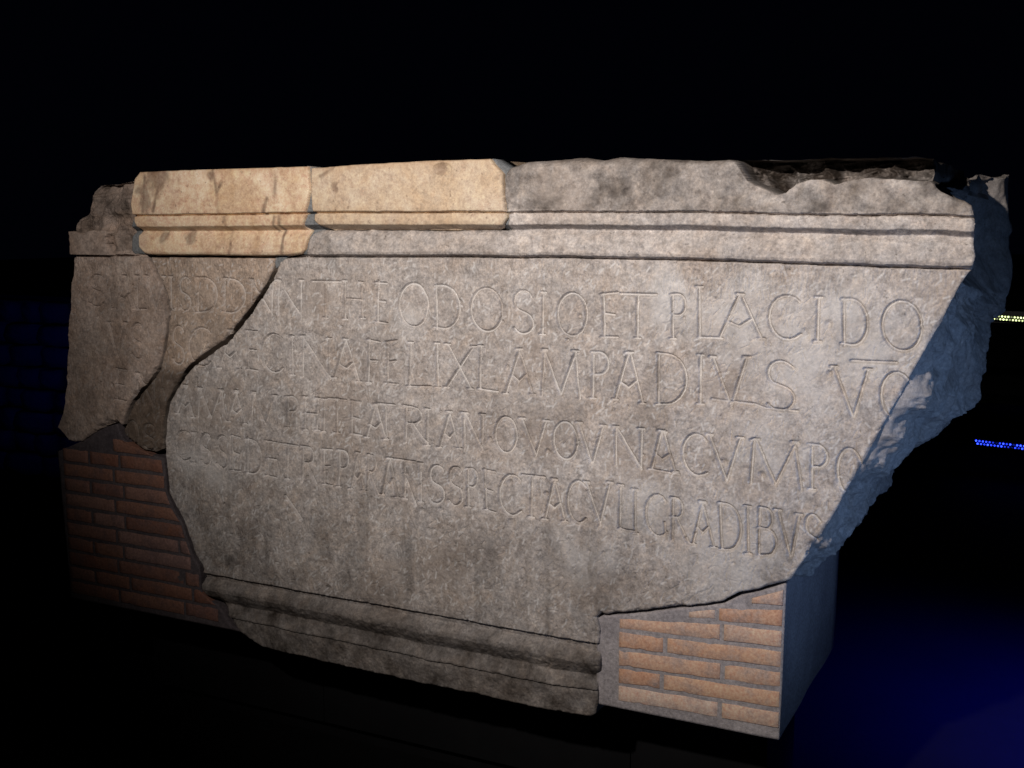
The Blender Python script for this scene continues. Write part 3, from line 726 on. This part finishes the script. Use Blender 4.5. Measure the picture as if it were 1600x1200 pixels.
# ---- tool marks, pits and bruises
TOOL = np.zeros(X.shape)
n_marks = 9500
mx = rng.uniform(-1.38, 1.28, n_marks)
mz = rng.uniform(0.42, 1.56, n_marks)
up = rng.random(n_marks) < 0.22
mz[up] = guide(LINE0, mx[up]) - rng.uniform(0.005, 0.075, up.sum())
for k in range(n_marks):
    ang = rng.normal(R(92), 0.16) if up[k] else rng.normal(R(66), 0.45)
    ln = rng.uniform(0.012, 0.030) if up[k] else rng.uniform(0.006, 0.022)
    a = (mx[k] - math.cos(ang) * ln / 2, mz[k] - math.sin(ang) * ln / 2)
    b = (mx[k] + math.cos(ang) * ln / 2, mz[k] + math.sin(ang) * ln / 2)
    h = rng.uniform(0.0016, 0.0034)
    w = G.win(a[0], a[1], b[0], b[1], h)
    if TOOL[w].size == 0:
        continue
    d = seg_dist(X[w], Z[w], a, b)
    TOOL[w] = np.maximum(TOOL[w], rng.uniform(0.0007, 0.0026) * np.clip(1 - d / h, 0, 1))
PIT = np.zeros(X.shape)
for k in range(1300):
    c = (rng.uniform(-1.38, 1.28), rng.uniform(0.40, 1.76))
    r = rng.uniform(0.002, 0.0065) * (1 if k % 25 else 2.0)
    w = G.win(c[0], c[1], c[0], c[1], r)
    if PIT[w].size:
        d = np.hypot(X[w] - c[0], (Z[w] - c[1]) * rng.uniform(0.7, 1.4)) / r
        PIT[w] = np.maximum(PIT[w], r * rng.uniform(0.25, 0.5) * np.clip(1 - d * d, 0, 1))
PALE = np.zeros(X.shape)
for k in range(5200):                               # bruised crystals: short pale ticks
    c = (rng.uniform(-1.38, 1.28), rng.uniform(0.58, 1.52))
    ang = rng.normal(R(60), 0.6)
    ln = rng.uniform(0.002, 0.008)
    a = (c[0] - math.cos(ang) * ln, c[1] - math.sin(ang) * ln)
    b = (c[0] + math.cos(ang) * ln, c[1] + math.sin(ang) * ln)
    w = G.win(a[0], a[1], b[0], b[1], 0.003)
    if PALE[w].size:
        d = seg_dist(X[w], Z[w], a, b)
        PALE[w] = np.maximum(PALE[w], rng.uniform(0.3, 1.0) * np.clip(1.4 - d / 0.0022, 0, 1))
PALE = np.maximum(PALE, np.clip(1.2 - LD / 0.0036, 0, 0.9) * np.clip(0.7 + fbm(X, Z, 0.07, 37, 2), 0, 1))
def blobs(src, seed):
    out = np.zeros(X.shape)
    nz_ = 0.9 * fbm(X, Z, 0.07, seed, 5, 0.65)
    for (c, r) in src:
        d = np.hypot(X - c[0], Z - c[1]) / r + nz_
        out = np.maximum(out, np.clip(1.15 - d, 0, 1))
    return out
top_falloff = np.clip((Z - 1.742) / 0.022 + 0.8 * fbm(X, Z, 0.04, 421, 4), 0, 1)      # orange falloff of light at the upper arris, painted into the colour
BROWN_A = np.maximum(blobs(BROWN, 401), top_falloff)
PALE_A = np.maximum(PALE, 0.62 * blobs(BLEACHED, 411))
wear = fbm(X, Z, 0.30, 41, 4)
GRAIN = 0.0009 * fbm(X, Z, 0.026, 45, 3, 0.5) + 0.0007 * fbm(X, Z, 0.0085, 47, 2, 0.6) + 0.0022 * fbm(X, Z, 0.09, 51, 3)
PANEL_W = np.where(panel, 0, PROFILE) + GRAIN * 1.15 - TOOL * np.where(panel, np.clip(0.9 + 0.8 * wear, 0.25, 1.4), 0.35) - PIT - LETTER_CUT

root = empty("inscription_block", (-0.08, 0.0, 0.40))
tag(root, "broken ancient marble block with a carved four-line Latin inscription and moulded cornice", "inscription")


def edge_drop(poly, radius, depth, chip):
    D = np.full(X.shape, 1.0)
    n = len(poly)
    for k in range(n):
        G.stroke_dist(D, poly[k], poly[(k + 1) % n], radius * 4)
    r = radius * (1 + chip * np.clip(fbm(X, Z, 0.05, 61, 4) * 2.2, 0, 2.5))
    q = np.clip(1 - D / r, 0, 1)
    return depth * (r / radius) * q * q, D


LAYERS = [0.012, 0.03, 0.06, 0.10, 0.15, 0.21, 0.28, 0.36, 0.45, 0.55, 0.66, 0.78, 0.90, 1.0]
DENSE = [0.003, 0.006, 0.010, 0.014, 0.018, 0.023, 0.028, 0.034] + list(np.linspace(0.04, 1.0, 128))
FEW = [0.02, 0.07, 0.2, 0.5, 1.0]

# ---- main piece
poly = resample(FRAG_A, 0.006, 0.0022)
drop, D = edge_drop(poly, 0.005, 0.0045, 0.9)
W = PANEL_W - drop
fascia_rough = np.clip((t - 1.0) * 20, 0, 1)
W = W + fascia_rough * (0.0030 * fbm(X, Z, 0.035, 66, 4) - 0.0045 * np.clip(fbm(X, Z, 0.06, 70, 3) - 0.15, 0, 1) * 3)
# worn upper edge: rounds back unevenly
top_edge = 1.772 - 0.004 - 0.010 * (fbm(X, X * 0 + 0.3, 0.09, 73, 3) * 0.5 + 0.5)
q = np.clip((Z - (top_edge - 0.022)) / 0.022, 0, 1.5)
W = W - fascia_rough * 0.024 * q * q
# the corner of the fascia that has broken away
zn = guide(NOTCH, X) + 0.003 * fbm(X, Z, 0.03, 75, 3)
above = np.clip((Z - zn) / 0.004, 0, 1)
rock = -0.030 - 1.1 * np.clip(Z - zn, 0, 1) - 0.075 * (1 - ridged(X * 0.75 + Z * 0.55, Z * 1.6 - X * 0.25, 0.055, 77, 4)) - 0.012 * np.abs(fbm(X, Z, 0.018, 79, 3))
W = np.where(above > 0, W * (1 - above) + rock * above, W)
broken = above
# rough lower stone: the base moulding is coarse
lower = np.clip((s + 0.35) * 2.2, 0, 1)
W = W + lower * 0.0026 * fbm(X, Z, 0.014, 83, 4, 0.7)
dirt_dark = 1.15 * broken * np.clip(0.95 + 0.6 * fbm(X, Z, 0.06, 91, 3), 0, 1)  # the whole broken corner is darkened in its colour
dirt_dark = np.maximum(dirt_dark, fascia_rough * np.clip(0.50 + 0.85 * fbm(X, Z, 0.08, 95, 5, 0.65), 0.18, 0.82))
dirt_dark = np.maximum(dirt_dark, np.clip(2.2 * (s + 0.16), 0, 0.86) * np.clip(0.9 + 0.4 * fbm(X, Z, 0.05, 97, 4), 0.5, 1.2))
streaky = fbm(X * 1.5 + Z * 0.3, Z * 0.9, 0.16, 99, 5, 0.6)
dirt_dark = np.maximum(dirt_dark, np.clip(streaky * 0.9 - 0.22 + 0.25 * np.clip((0.95 - Z) / 0.4, 0, 1), 0, 0.42))
drip = fbm(X * 2.2, Z * 0.45, 0.10, 431, 4, 0.6)                 # old rain streaks down the lower face
dirt_dark = np.maximum(dirt_dark, np.clip(drip * 1.1 - 0.08, 0, 0.5) * np.clip((1.02 - Z) / 0.25, 0, 1) * (s < 0))
# dark growth near the lower left break
bl = np.hypot((X + 0.72) / 0.10, (Z - 0.645) / 0.055)
dirt_dark = np.maximum(dirt_dark, 0.8 * np.clip(1 - bl, 0, 1) ** 0.5 * np.clip(0.5 + 1.6 * fbm(X, Z, 0.035, 103, 3), 0, 1))

LF = np.array([a for a, b, m in LOFT])
LB = np.array([b for a, b, m in LOFT])
LM = np.array([m for a, b, m in LOFT])
LS = np.concatenate([[0], np.cumsum(np.hypot(*(LF[1:] - LF[:-1]).T))])


def broken_end(fx, fz, f, test=False):
    """how far the right-hand fracture wanders off the front outline at depth f"""
    best = np.full(len(fx), 1e9)
    ss_ = np.zeros(len(fx))
    for k in range(len(LF) - 1):
        a, b = LF[k], LF[k + 1]
        dv = b - a
        tt_ = np.clip(((fx - a[0]) * dv[0] + (fz - a[1]) * dv[1]) / (dv @ dv), 0, 1)
        d = np.hypot(fx - a[0] - tt_ * dv[0], fz - a[1] - tt_ * dv[1])
        c = d < best
        best[c] = d[c]
        ss_[c] = (LS[k] + tt_ * (LS[k + 1] - LS[k]))[c]
    on = np.clip((0.030 - best) / 0.016, 0, 1)
    if test:
        return on
    bxy = np.stack([np.interp(ss_, LS, LB[:, i] - LF[:, i]) for i in (0, 1)], 1)
    mid = np.interp(ss_, LS, LM)
    zone = np.interp(ss_, [LS[0], LS[6], LS[7], LS[11], LS[13], LS[-1]], [0.0, 0.3, 1.0, 1.0, 0.3, 0.0])
    lip = np.interp(f, [0, 0.008, 0.022, 0.09, 0.2, 1], [0, -0.04, -0.03, 0.40, 0.60, 1.0])
    e = zone * lip + (1 - zone) * f ** 0.9
    hollow = np.interp(f, [0, 0.08, 0.3, 0.75, 1.0], [0, 0.7, 1.0, 0.85, 0.0]) * mid
    grow = min(1.0, max(0.0, f - 0.006) * 14)
    d_ = f * DEPTH
    u1, v1 = ss_ + 0.03 * fbm(ss_, d_ + 0 * ss_, 0.1, 127, 3), d_ + 0.03 * fbm(ss_ + 5, d_ + 0 * ss_, 0.1, 129, 3)
    facets = 0.050 * (worley(u1, v1 * 0.6, 0.14, 3) - 0.42) + 0.020 * (worley(u1, v1 * 0.8, 0.055, 4) - 0.42) + 0.006 * (worley(ss_, d_ + 0 * ss_, 0.022, 5) - 0.42)
    fine = 0.0035 * fbm(ss_, d_ + 0 * ss_, 0.014, 125, 3, 0.6)
    q_ = grow * (facets + fine)
    return on * (e * bxy[:, 0] + hollow + q_), on * (f ** 0.8 * bxy[:, 1] - 0.5 * q_), on * (-0.25 * q_ * (f < 0.97))


def worley(u, v, size, sd_):
    """distance to the nearest scattered point, in cells: crisp creases like broken stone"""
    a, b = np.asarray(u) / size + 40.0, np.asarray(v) / size + 40.0
    ia, ib = np.floor(a).astype(int), np.floor(b).astype(int)
    best_ = np.full(np.shape(a), 9.0)
    Lx, Ly = lat(sd_ + 900), lat(sd_ + 950)
    for di in (-1, 0, 1):
        for dj in (-1, 0, 1):
            ca, cb = ia + di, ib + dj
            best_ = np.minimum(best_, np.hypot(a - ca - Lx[cb & 255, ca & 255], b - cb - Ly[cb & 255, ca & 255]))
    return best_


def lat(seed):
    if seed not in LAT:
        LAT[seed] = lattice(seed)
    return LAT[seed]


relief_mesh("marble_fragment", G, poly, W, M_PANEL, root, {"dirt_dark": dirt_dark, "pale": PALE_A * (1 - broken), "brown": BROWN_A}, DEPTH, LAYERS, 0.006, broken_end, offset_layers=DENSE)["label"] = \
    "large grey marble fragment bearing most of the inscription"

# ---- replaced honey-coloured pieces of the cornice
vein = np.full(X.shape, 1.0)
for ln in VEINS:
    for a, b in zip(ln[:-1], ln[1:]):
        G.stroke_dist(vein, a, b, 0.02)
vd = np.clip(1.2 - vein / (0.0048 + 0.004 * (fbm(X, Z, 0.03, 131, 3) + 0.5)), 0, 1) * np.clip(0.6 + 0.9 * fbm(X, Z, 0.05, 135, 2), 0, 0.85)
blot_noise = 0.7 * fbm(X, Z, 0.02, 141, 3)
for k, (c, r) in enumerate(BLOTS):
    d = np.hypot((X - c[0]), (Z - c[1]) * (1.5 if k == 3 else 0.8)) / r + blot_noise
    vd = np.maximum(vd, np.clip(1.15 - d, 0, 0.62))
SMOOTH = PROFILE + 0.0025 + 0.0009 * fbm(X, Z, 0.09, 145, 3) - PIT * 0.25
blot = BLOTS[3]
bd = np.hypot(X - blot[0][0], (Z - blot[0][1]) * 1.7) / (blot[1] * 1.3)
for nm, src, mat, lb in (("marble_fragment", FRAG_B, M_NEW_A, "honey coloured marble cornice patch with dark veins"),
                         ("marble_fragment", FRAG_C, M_NEW_B, "pale yellow marble cornice patch with a chipped hollow")):
    poly = resample(src, 0.006, 0.0012)
    drop, D = edge_drop(poly, 0.005, 0.005, 0.3)
    W = SMOOTH - drop
    if src is FRAG_C:
        W = W - 0.009 * np.clip(1 - bd, 0, 1) ** 0.6
        cut = np.clip((t - 1) * 20, 0, 1)
        # this piece has no moulding left below its fillet
    relief_mesh(nm, G, poly, W, mat, root, {"dirt_dark": np.clip(vd, 0, 0.75), "brown": top_falloff}, DEPTH * 0.5, FEW, 0.002, seed=150)["label"] = lb

# ---- left-hand broken corner
poly = resample(FRAG_D, 0.006, 0.0028)
drop, D = edge_drop(poly, 0.007, 0.007, 1.2)
stub = (t > 0) & (t < 0.62 + 0.12 * fbm(X, Z, 0.05, 161, 3)) & (X < -1.115 + 0.02 * fbm(X, Z, 0.03, 163, 2))
brk = np.clip((t + 0.06 * fbm(X, Z, 0.04, 165, 3)) / 0.12, 0, 1)
rock = 0.014 - 0.060 * (1 - ridged(X, Z, 0.10, 171, 5)) - 0.006 * np.abs(fbm(X, Z, 0.02, 175, 3)) - 0.05 * np.clip((Z - 1.66) / 0.1, 0, 1)
flat = 0.85 * LETTER_CUT
W = np.where(panel, GRAIN * 1.5 - TOOL * 0.8 - PIT - flat, PROFILE)
W = np.where(brk > 0, (0.0 * W) * (1 - brk) + rock * brk, W)
W = np.where(stub, 0.020 + GRAIN, W) - drop
dirt_d = np.clip(0.12 + 0.55 * fbm(X, Z, 0.12, 181, 4), 0, 0.5)
dirt_d = np.maximum(dirt_d, brk * ~stub * np.clip(0.45 + 0.8 * fbm(X, Z, 0.05, 185, 3), 0.1, 0.85))
relief_mesh("marble_fragment", G, poly, W, M_LEFT, root, {"dirt_dark": dirt_d, "pale": 0.4 * PALE * (1 - brk), "brown": 0 * X}, DEPTH * 0.8, FEW, 0.008, seed=190)["label"] = \
    "brownish corner fragment with a rough broken top"

# ---- wedge between the two cracks
poly = resample(FRAG_E, 0.006, 0.0022)
drop, D = edge_drop(poly, 0.005, 0.005, 0.8)
W = PANEL_W + 0.25 * LETTER_CUT - drop
tip = np.clip((1.225 - Z) / 0.06 + 0.5 * fbm(X, Z, 0.06, 195, 3), 0, 1) * np.clip((-0.84 - X) / 0.03, 0, 1)
W = W - 0.004 * tip
dirt_e = np.maximum(np.clip(0.02 + 0.4 * fbm(X, Z, 0.10, 201, 4), 0, 0.3), 0.74 * tip)
relief_mesh("marble_fragment", G, poly, W, M_MID, root, {"dirt_dark": dirt_e, "pale": 0.7 * PALE, "brown": 0.8 * tip}, DEPTH * 0.6, FEW, 0.006, seed=210)["label"] = \
    "wedge-shaped fragment between two cracks with a dark stained tip"

# ---- mortar pressed into the joints
for src, lvl in ((JOINT_1, -0.009), (JOINT_2, -0.016), (JOINT_3, -0.013), (JOINT_4, -0.004)):
    poly = resample(src, 0.006, 0.001)
    W = np.clip(PROFILE, 0, 0.05) + lvl + 0.0016 * fbm(X, Z, 0.015, 215, 3)
    relief_mesh("joint_mortar", G, poly, W, M_JOINT, root, {}, 0.05, [0.2, 1.0], 0.0005, seed=220)
# dark filling deep inside the long cracks
V, Q = boxes([(-1.10, -0.44, 0.14, 0.30, 0.98, 1.60)])
mesh_object("crack_filling", V, Q, M_JOINT, root, smooth=False)

# ------------------------------------------------------------------ the brick piers under the block
BACK_OF_BRICK = 0.66


def brick_mesh(x0, x1, z0a, z0b, z1a, z1b, y0, sd, x1t=None):
    """one worn brick: a slab with crisp but slightly uneven arrises; x1t is the right end at its upper edge"""
    x1t = x1 if x1t is None else x1t
    r = np.random.default_rng(sd)
    nu = max(6, int((x1 - x0) / 0.012))
    prof = [(0.0, 0.035, -1), (0.0, 0.0012, -1), (0.05, 0.0, -0.9), (0.5, -0.0003, 0), (0.95, 0.0, 0.9), (1.0, 0.0012, 1), (1.0, 0.035, 1)]
    us = [0.0, 0.0] + list(np.linspace(0.0, 1.0, nu)) + [1.0, 1.0]
    wb, wt = r.normal(0, 0.0007, len(us)), r.normal(0, 0.0007, len(us))
    for k in range(2):                                   # soften the wobble, add an odd chip
        wb[1:-1], wt[1:-1] = (wb[:-2] + wb[1:-1] * 2 + wb[2:]) / 3, (wt[:-2] + wt[1:-1] * 2 + wt[2:]) / 3
    if r.random() < 0.6:
        wt[r.integers(2, len(us) - 2)] -= 0.003
    if r.random() < 0.6:
        wb[r.integers(2, len(us) - 2)] += 0.003
    tilt = r.normal(0, 0.0006)
    V, Q = [], []
    for iu, u in enumerate(us):
        end = iu in (0, len(us) - 1)
        arr = 0.0020 if iu in (1, len(us) - 2) else 0.0
        uu = min(max(u, 0.002 if not (end or arr) else 0.0), 0.998 if not (end or arr) else 1.0)
        for (v, yy, side) in prof:
            xr_ = x1 + (x1t - x1) * v
            x = x0 + (xr_ - x0) * uu
            zb, zt = z0a + (z0b - z0a) * uu, z1a + (z1b - z1a) * uu
            z = zb + (zt - zb) * v + (wb[iu] if side < 0 else 0) + (wt[iu] if side > 0 else 0)
            y = y0 + max(yy, 0.035 if end else arr) + tilt * (u - 0.5)
            V.append((x, y, z))
    m = len(prof)
    for iu in range(len(us) - 1):
        for k in range(m - 1):
            Q.append((iu * m + k, (iu + 1) * m + k, (iu + 1) * m + k + 1, iu * m + k + 1))
    return V, Q


def pier(name, label, outline, back, seed, mortar):
    base = (sum(p[0] for p in outline) / len(outline), 0.3, min(p[1] for p in outline))
    o = empty(name, base)
    tag(o, label, "brick pier")
    poly = resample(outline, 0.010, 0.0)
    xs, zs = [p[0] for p in outline], [p[1] for p in outline]
    g = Grid(min(xs) - 0.02, max(xs) + 0.02, min(zs) - 0.02, max(zs) + 0.02, 0.005)
    W = -0.0106 + 0.0010 * fbm(g.X, g.Z, 0.03, seed, 4) + 0.0012 * fbm(g.X, g.Z, 0.12, seed + 7, 3)
    relief_mesh("mortar_core", g, poly, W, mortar, o, {}, back, [0.03, 0.1, 0.2, 0.35, 0.5, 0.65, 0.8, 0.92, 1.0], 0.004, seed=seed + 20)
    return o


ZB = 0.430
right_outline = [(PIER_R[0][0] + 0.004, ZB)] + [(0.889, ZB), (0.8925, 0.62)] + list(reversed(PIER_R))
pr = pier("brick_pier", "short brick pier of thin orange bricks under the broken lower right corner of the block", right_outline, BACK_OF_BRICK, 301, M_MORTAR)
XL, XR = 0.487, 0.888
rows = [(0.4500, 0.4605), (0.4955, 0.5095), (0.5405, 0.5580), (0.5870, 0.6075), (0.6340, 0.6560), (0.6800, 0.7045), (0.7270, 0.7530), (0.7730, 0.8000)]
cuts = [[0.487, 0.748, 0.888], [0.487, 0.603, 0.888], [0.487, 0.752, 0.888], [0.487, 0.610, 0.888], [0.487, 0.748, 0.888], [0.610, 0.735, 0.888], [0.775, 0.888], [0.855, 0.888]]
sd = 1000
edge_top = [(x, z) for x, z in PIER_R]
for k, ((za, zb_), cs) in enumerate(zip(rows, cuts)):
    for x0, x1 in zip(cs[:-1], cs[1:]):
        a, b = x0 + 0.0055, x1 - (0.0055 if x1 < 0.88 else 0.0005)
        lin = lambda x, p=za, q=zb_: p + (q - p) * (x - XL) / (XR - XL)
        h = 0.0375
        zta, ztb = lin(a) + h, lin(b) + h
        lim = lambda x: float(np.interp(x, [p[0] for p in edge_top], [p[1] for p in edge_top])) - 0.010
        zta, ztb = min(zta, lim(a)), min(ztb, lim(b))
        while a < b - 0.03 and min(lin(a) + h, lim(a)) - lin(a) < 0.013:
            a += 0.004
        zta = min(lin(a) + h, lim(a))
        if zta - lin(a) < 0.012 or ztb - lin(b) < 0.012:
            continue
        sd += 1
        V, Q = brick_mesh(a, b, lin(a), lin(b), zta, ztb, 0.0086 + 0.0008 * math.sin(sd * 2.3), sd)
        mesh_object("brick", V, Q, M_BRICK, pr)

left_outline = [(-1.376, ZB)] + [PIER_L[-1][:1] + (ZB,)] + list(reversed([p for p in PIER_L if p[1] > ZB + 0.004]))
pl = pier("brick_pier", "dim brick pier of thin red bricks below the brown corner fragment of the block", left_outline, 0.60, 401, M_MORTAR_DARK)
pitch, h = 0.0478, 0.038
edge = np.array(PIER_L)
k = 0
while ZB + 0.018 + k * pitch < 0.93:
    z0 = ZB + 0.018 + k * pitch
    z1 = z0 + h
    # free run of this course between the pier's left edge and the marble
    x = -1.378
    j = 0
    while x < -0.60:
        ln = (0.262 if (k + j) % 2 else 0.135) + 0.012 * math.sin(5 * k + 3 * j)
        if j == 0:
            ln = 0.115 if k % 2 else 0.215
        a, b = x + 0.005, x + ln - 0.005
        gx = np.linspace(a, b, 60)
        ends = []
        for zz in (z0, z1 + 0.003):
            f_ = inside(gx[None, :], np.full((1, 60), zz), left_outline)[0] | (gx < -1.36)
            ends.append(gx[-1] if f_.all() else (gx[max(0, int(np.argmin(f_)) - 1)] - 0.004))
        if min(ends) - a > 0.015:
            sd += 1
            V, Q = brick_mesh(a, ends[0], z0, z0, z1, z1, 0.0086 + 0.0008 * math.sin(sd * 2.3), sd, ends[1])
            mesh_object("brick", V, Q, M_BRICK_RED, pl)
        x += ln
        j += 1
    k += 1

# ------------------------------------------------------------------ far things in the dark
def stone_mesh(w_, h_, d_, sd_):
    r = np.random.default_rng(sd_)
    n = 4
    V, Q = [], []
    lin = np.linspace(-0.5, 0.5, n)
    index = {}
    def vid(p):
        key = tuple(np.round(p, 4))
        if key not in index:
            index[key] = len(V)
            q = np.array(p)
            e = (np.abs(q) > 0.49).sum()
            q = q * (1 - 0.03 * (e - 1))
            V.append((q[0] * w_ + r.normal(0, 0.006), q[1] * d_ + r.normal(0, 0.010), q[2] * h_ + r.normal(0, 0.006)))
        return index[key]
    for axis in range(3):
        for sgn in (-0.5, 0.5):
            for a in range(n - 1):
                for b in range(n - 1):
                    ps = []
                    for (u, v) in ((a, b), (a + 1, b), (a + 1, b + 1), (a, b + 1)):
                        p = [0, 0, 0]
                        p[axis] = sgn
                        p[(axis + 1) % 3] = lin[u]
                        p[(axis + 2) % 3] = lin[v]
                        ps.append(vid(p))
                    Q.append(ps if sgn > 0 else ps[::-1])
    return V, Q


ruin = empty("ruined_wall", (-4.6, 2.9, 0.0))
tag(ruin, "rough stone wall faintly blue in the dark beyond the brown corner fragment", "wall")
V, Q = boxes([(-5.2, -4.15, 2.66, 3.1, 0.0, 1.15)])
mesh_object("wall_core", V, Q, M_DARKWALL, ruin, smooth=False)
variants = []
for kk in range(6):
    V, Q = stone_mesh((0.20, 0.26, 0.17, 0.30, 0.22, 0.15)[kk], 0.125, 0.16, 700 + kk)
    variants.append(((0.20, 0.26, 0.17, 0.30, 0.22, 0.15)[kk], V, Q))
meshes = []
for wd, V, Q in variants:
    o = mesh_object("stone", np.array(V), Q, M_RUIN)
    meshes.append((wd, o.data))
    bpy.data.objects.remove(o)
r2 = np.random.default_rng(5)
for row in range(8):
    x = -5.2 + 0.03 * (row % 2)
    while x < -4.25:
        wd, me = meshes[r2.integers(0, 6)]
        o = bpy.data.objects.new("stone", me)
        col.objects.link(o)
        o.parent = ruin
        o.location = (x + wd / 2 - ruin.location.x, 2.62 + r2.uniform(-0.035, 0.035) - ruin.location.y, 0.075 + row * 0.14)
        x += wd + 0.015

par = empty("parapet", (2.6, 5.6, 0.0))
tag(par, "low dark parapet wall far behind the block carrying the blue lamp strip", "parapet")
V, Q = boxes([(0.2, 5.2, 5.33, 5.7, 0.0, 0.42)])
mesh_object("parapet_wall", V, Q, M_DARKWALL, par, smooth=False)
V, Q = boxes([(0.15, 5.25, 5.30, 5.73, 0.42, 0.47)])
mesh_object("coping", V, Q, M_DARKWALL, par, smooth=False)
rail = empty("handrail", (2.6, 5.5, 0.47))
tag(rail, "black handrail on posts above the far parapet", "railing")
V, Q = boxes([(0.2, 5.2, 5.32, 5.36, 0.985, 1.06)])
mesh_object("rail", V, Q, M_BLACKMETAL, rail, smooth=False)
for x in (0.25, 2.0, 3.6, 5.1):
    V, Q = boxes([(x, x + 0.04, 5.365, 5.405, 0.47, 1.05)])
    mesh_object("post", V, Q, M_BLACKMETAL, rail, smooth=False)


def ball(r, n=8):
    V, Q = [], []
    for a in range(n // 2 + 1):
        for b in range(n):
            th, ph = math.pi * a / (n // 2), 2 * math.pi * b / n
            V.append((r * math.sin(th) * math.cos(ph), r * math.sin(th) * math.sin(ph), r * math.cos(th)))
    for a in range(n // 2):
        for b in range(n):
            Q.append((a * n + b, (a + 1) * n + b, (a + 1) * n + (b + 1) % n, a * n + (b + 1) % n))
    return V, Q


def strip(name, label, x0, z0, x1, z1, y, mat, count, pitch_, r, gap):
    o = empty(name, (x0, y, z0))
    tag(o, label, "lamp strip")
    sl = (z1 - z0) / (x1 - x0)
    L = pitch_ * count
    V, Q = boxes([(x0 - 0.01, x0 + L, y + 0.006, y + 0.026, -gap - r, r * 2)])
    V = [(a, b, c + z0 + sl * (a - x0)) for a, b, c in V]
    mesh_object("housing", V, Q, M_BLACKMETAL, o, smooth=False)
    V, Q = ball(r)
    first = mesh_object("bulb", np.array(V), Q, mat)
    me = first.data
    bpy.data.objects.remove(first)
    for row in range(2):
        for k in range(count):
            b = bpy.data.objects.new("bulb", me)
            col.objects.link(b)
            b.parent = o
            xx = pitch_ * (k + 0.5 * row)
            b.location = (xx, 0, sl * xx - gap * row)
    return o


(yx0, yz0), (yx1, yz1) = FAR['yellow']
strip("lamp_strip", "double row of tiny yellow-white bulbs along the far handrail", yx0, yz0 + 0.012, yx1, yz1 + 0.012, 5.2, M_YELLOW, 40, 0.0180, 0.0058, 0.018)
(bx0, bz0), (bx1, bz1) = FAR['blue']
strip("lamp_strip", "double row of tiny blue bulbs low on the far parapet", bx0, bz0 + 0.012, bx1, bz1 + 0.012, 5.2, M_BLUE, 40, 0.0200, 0.0060, 0.018)
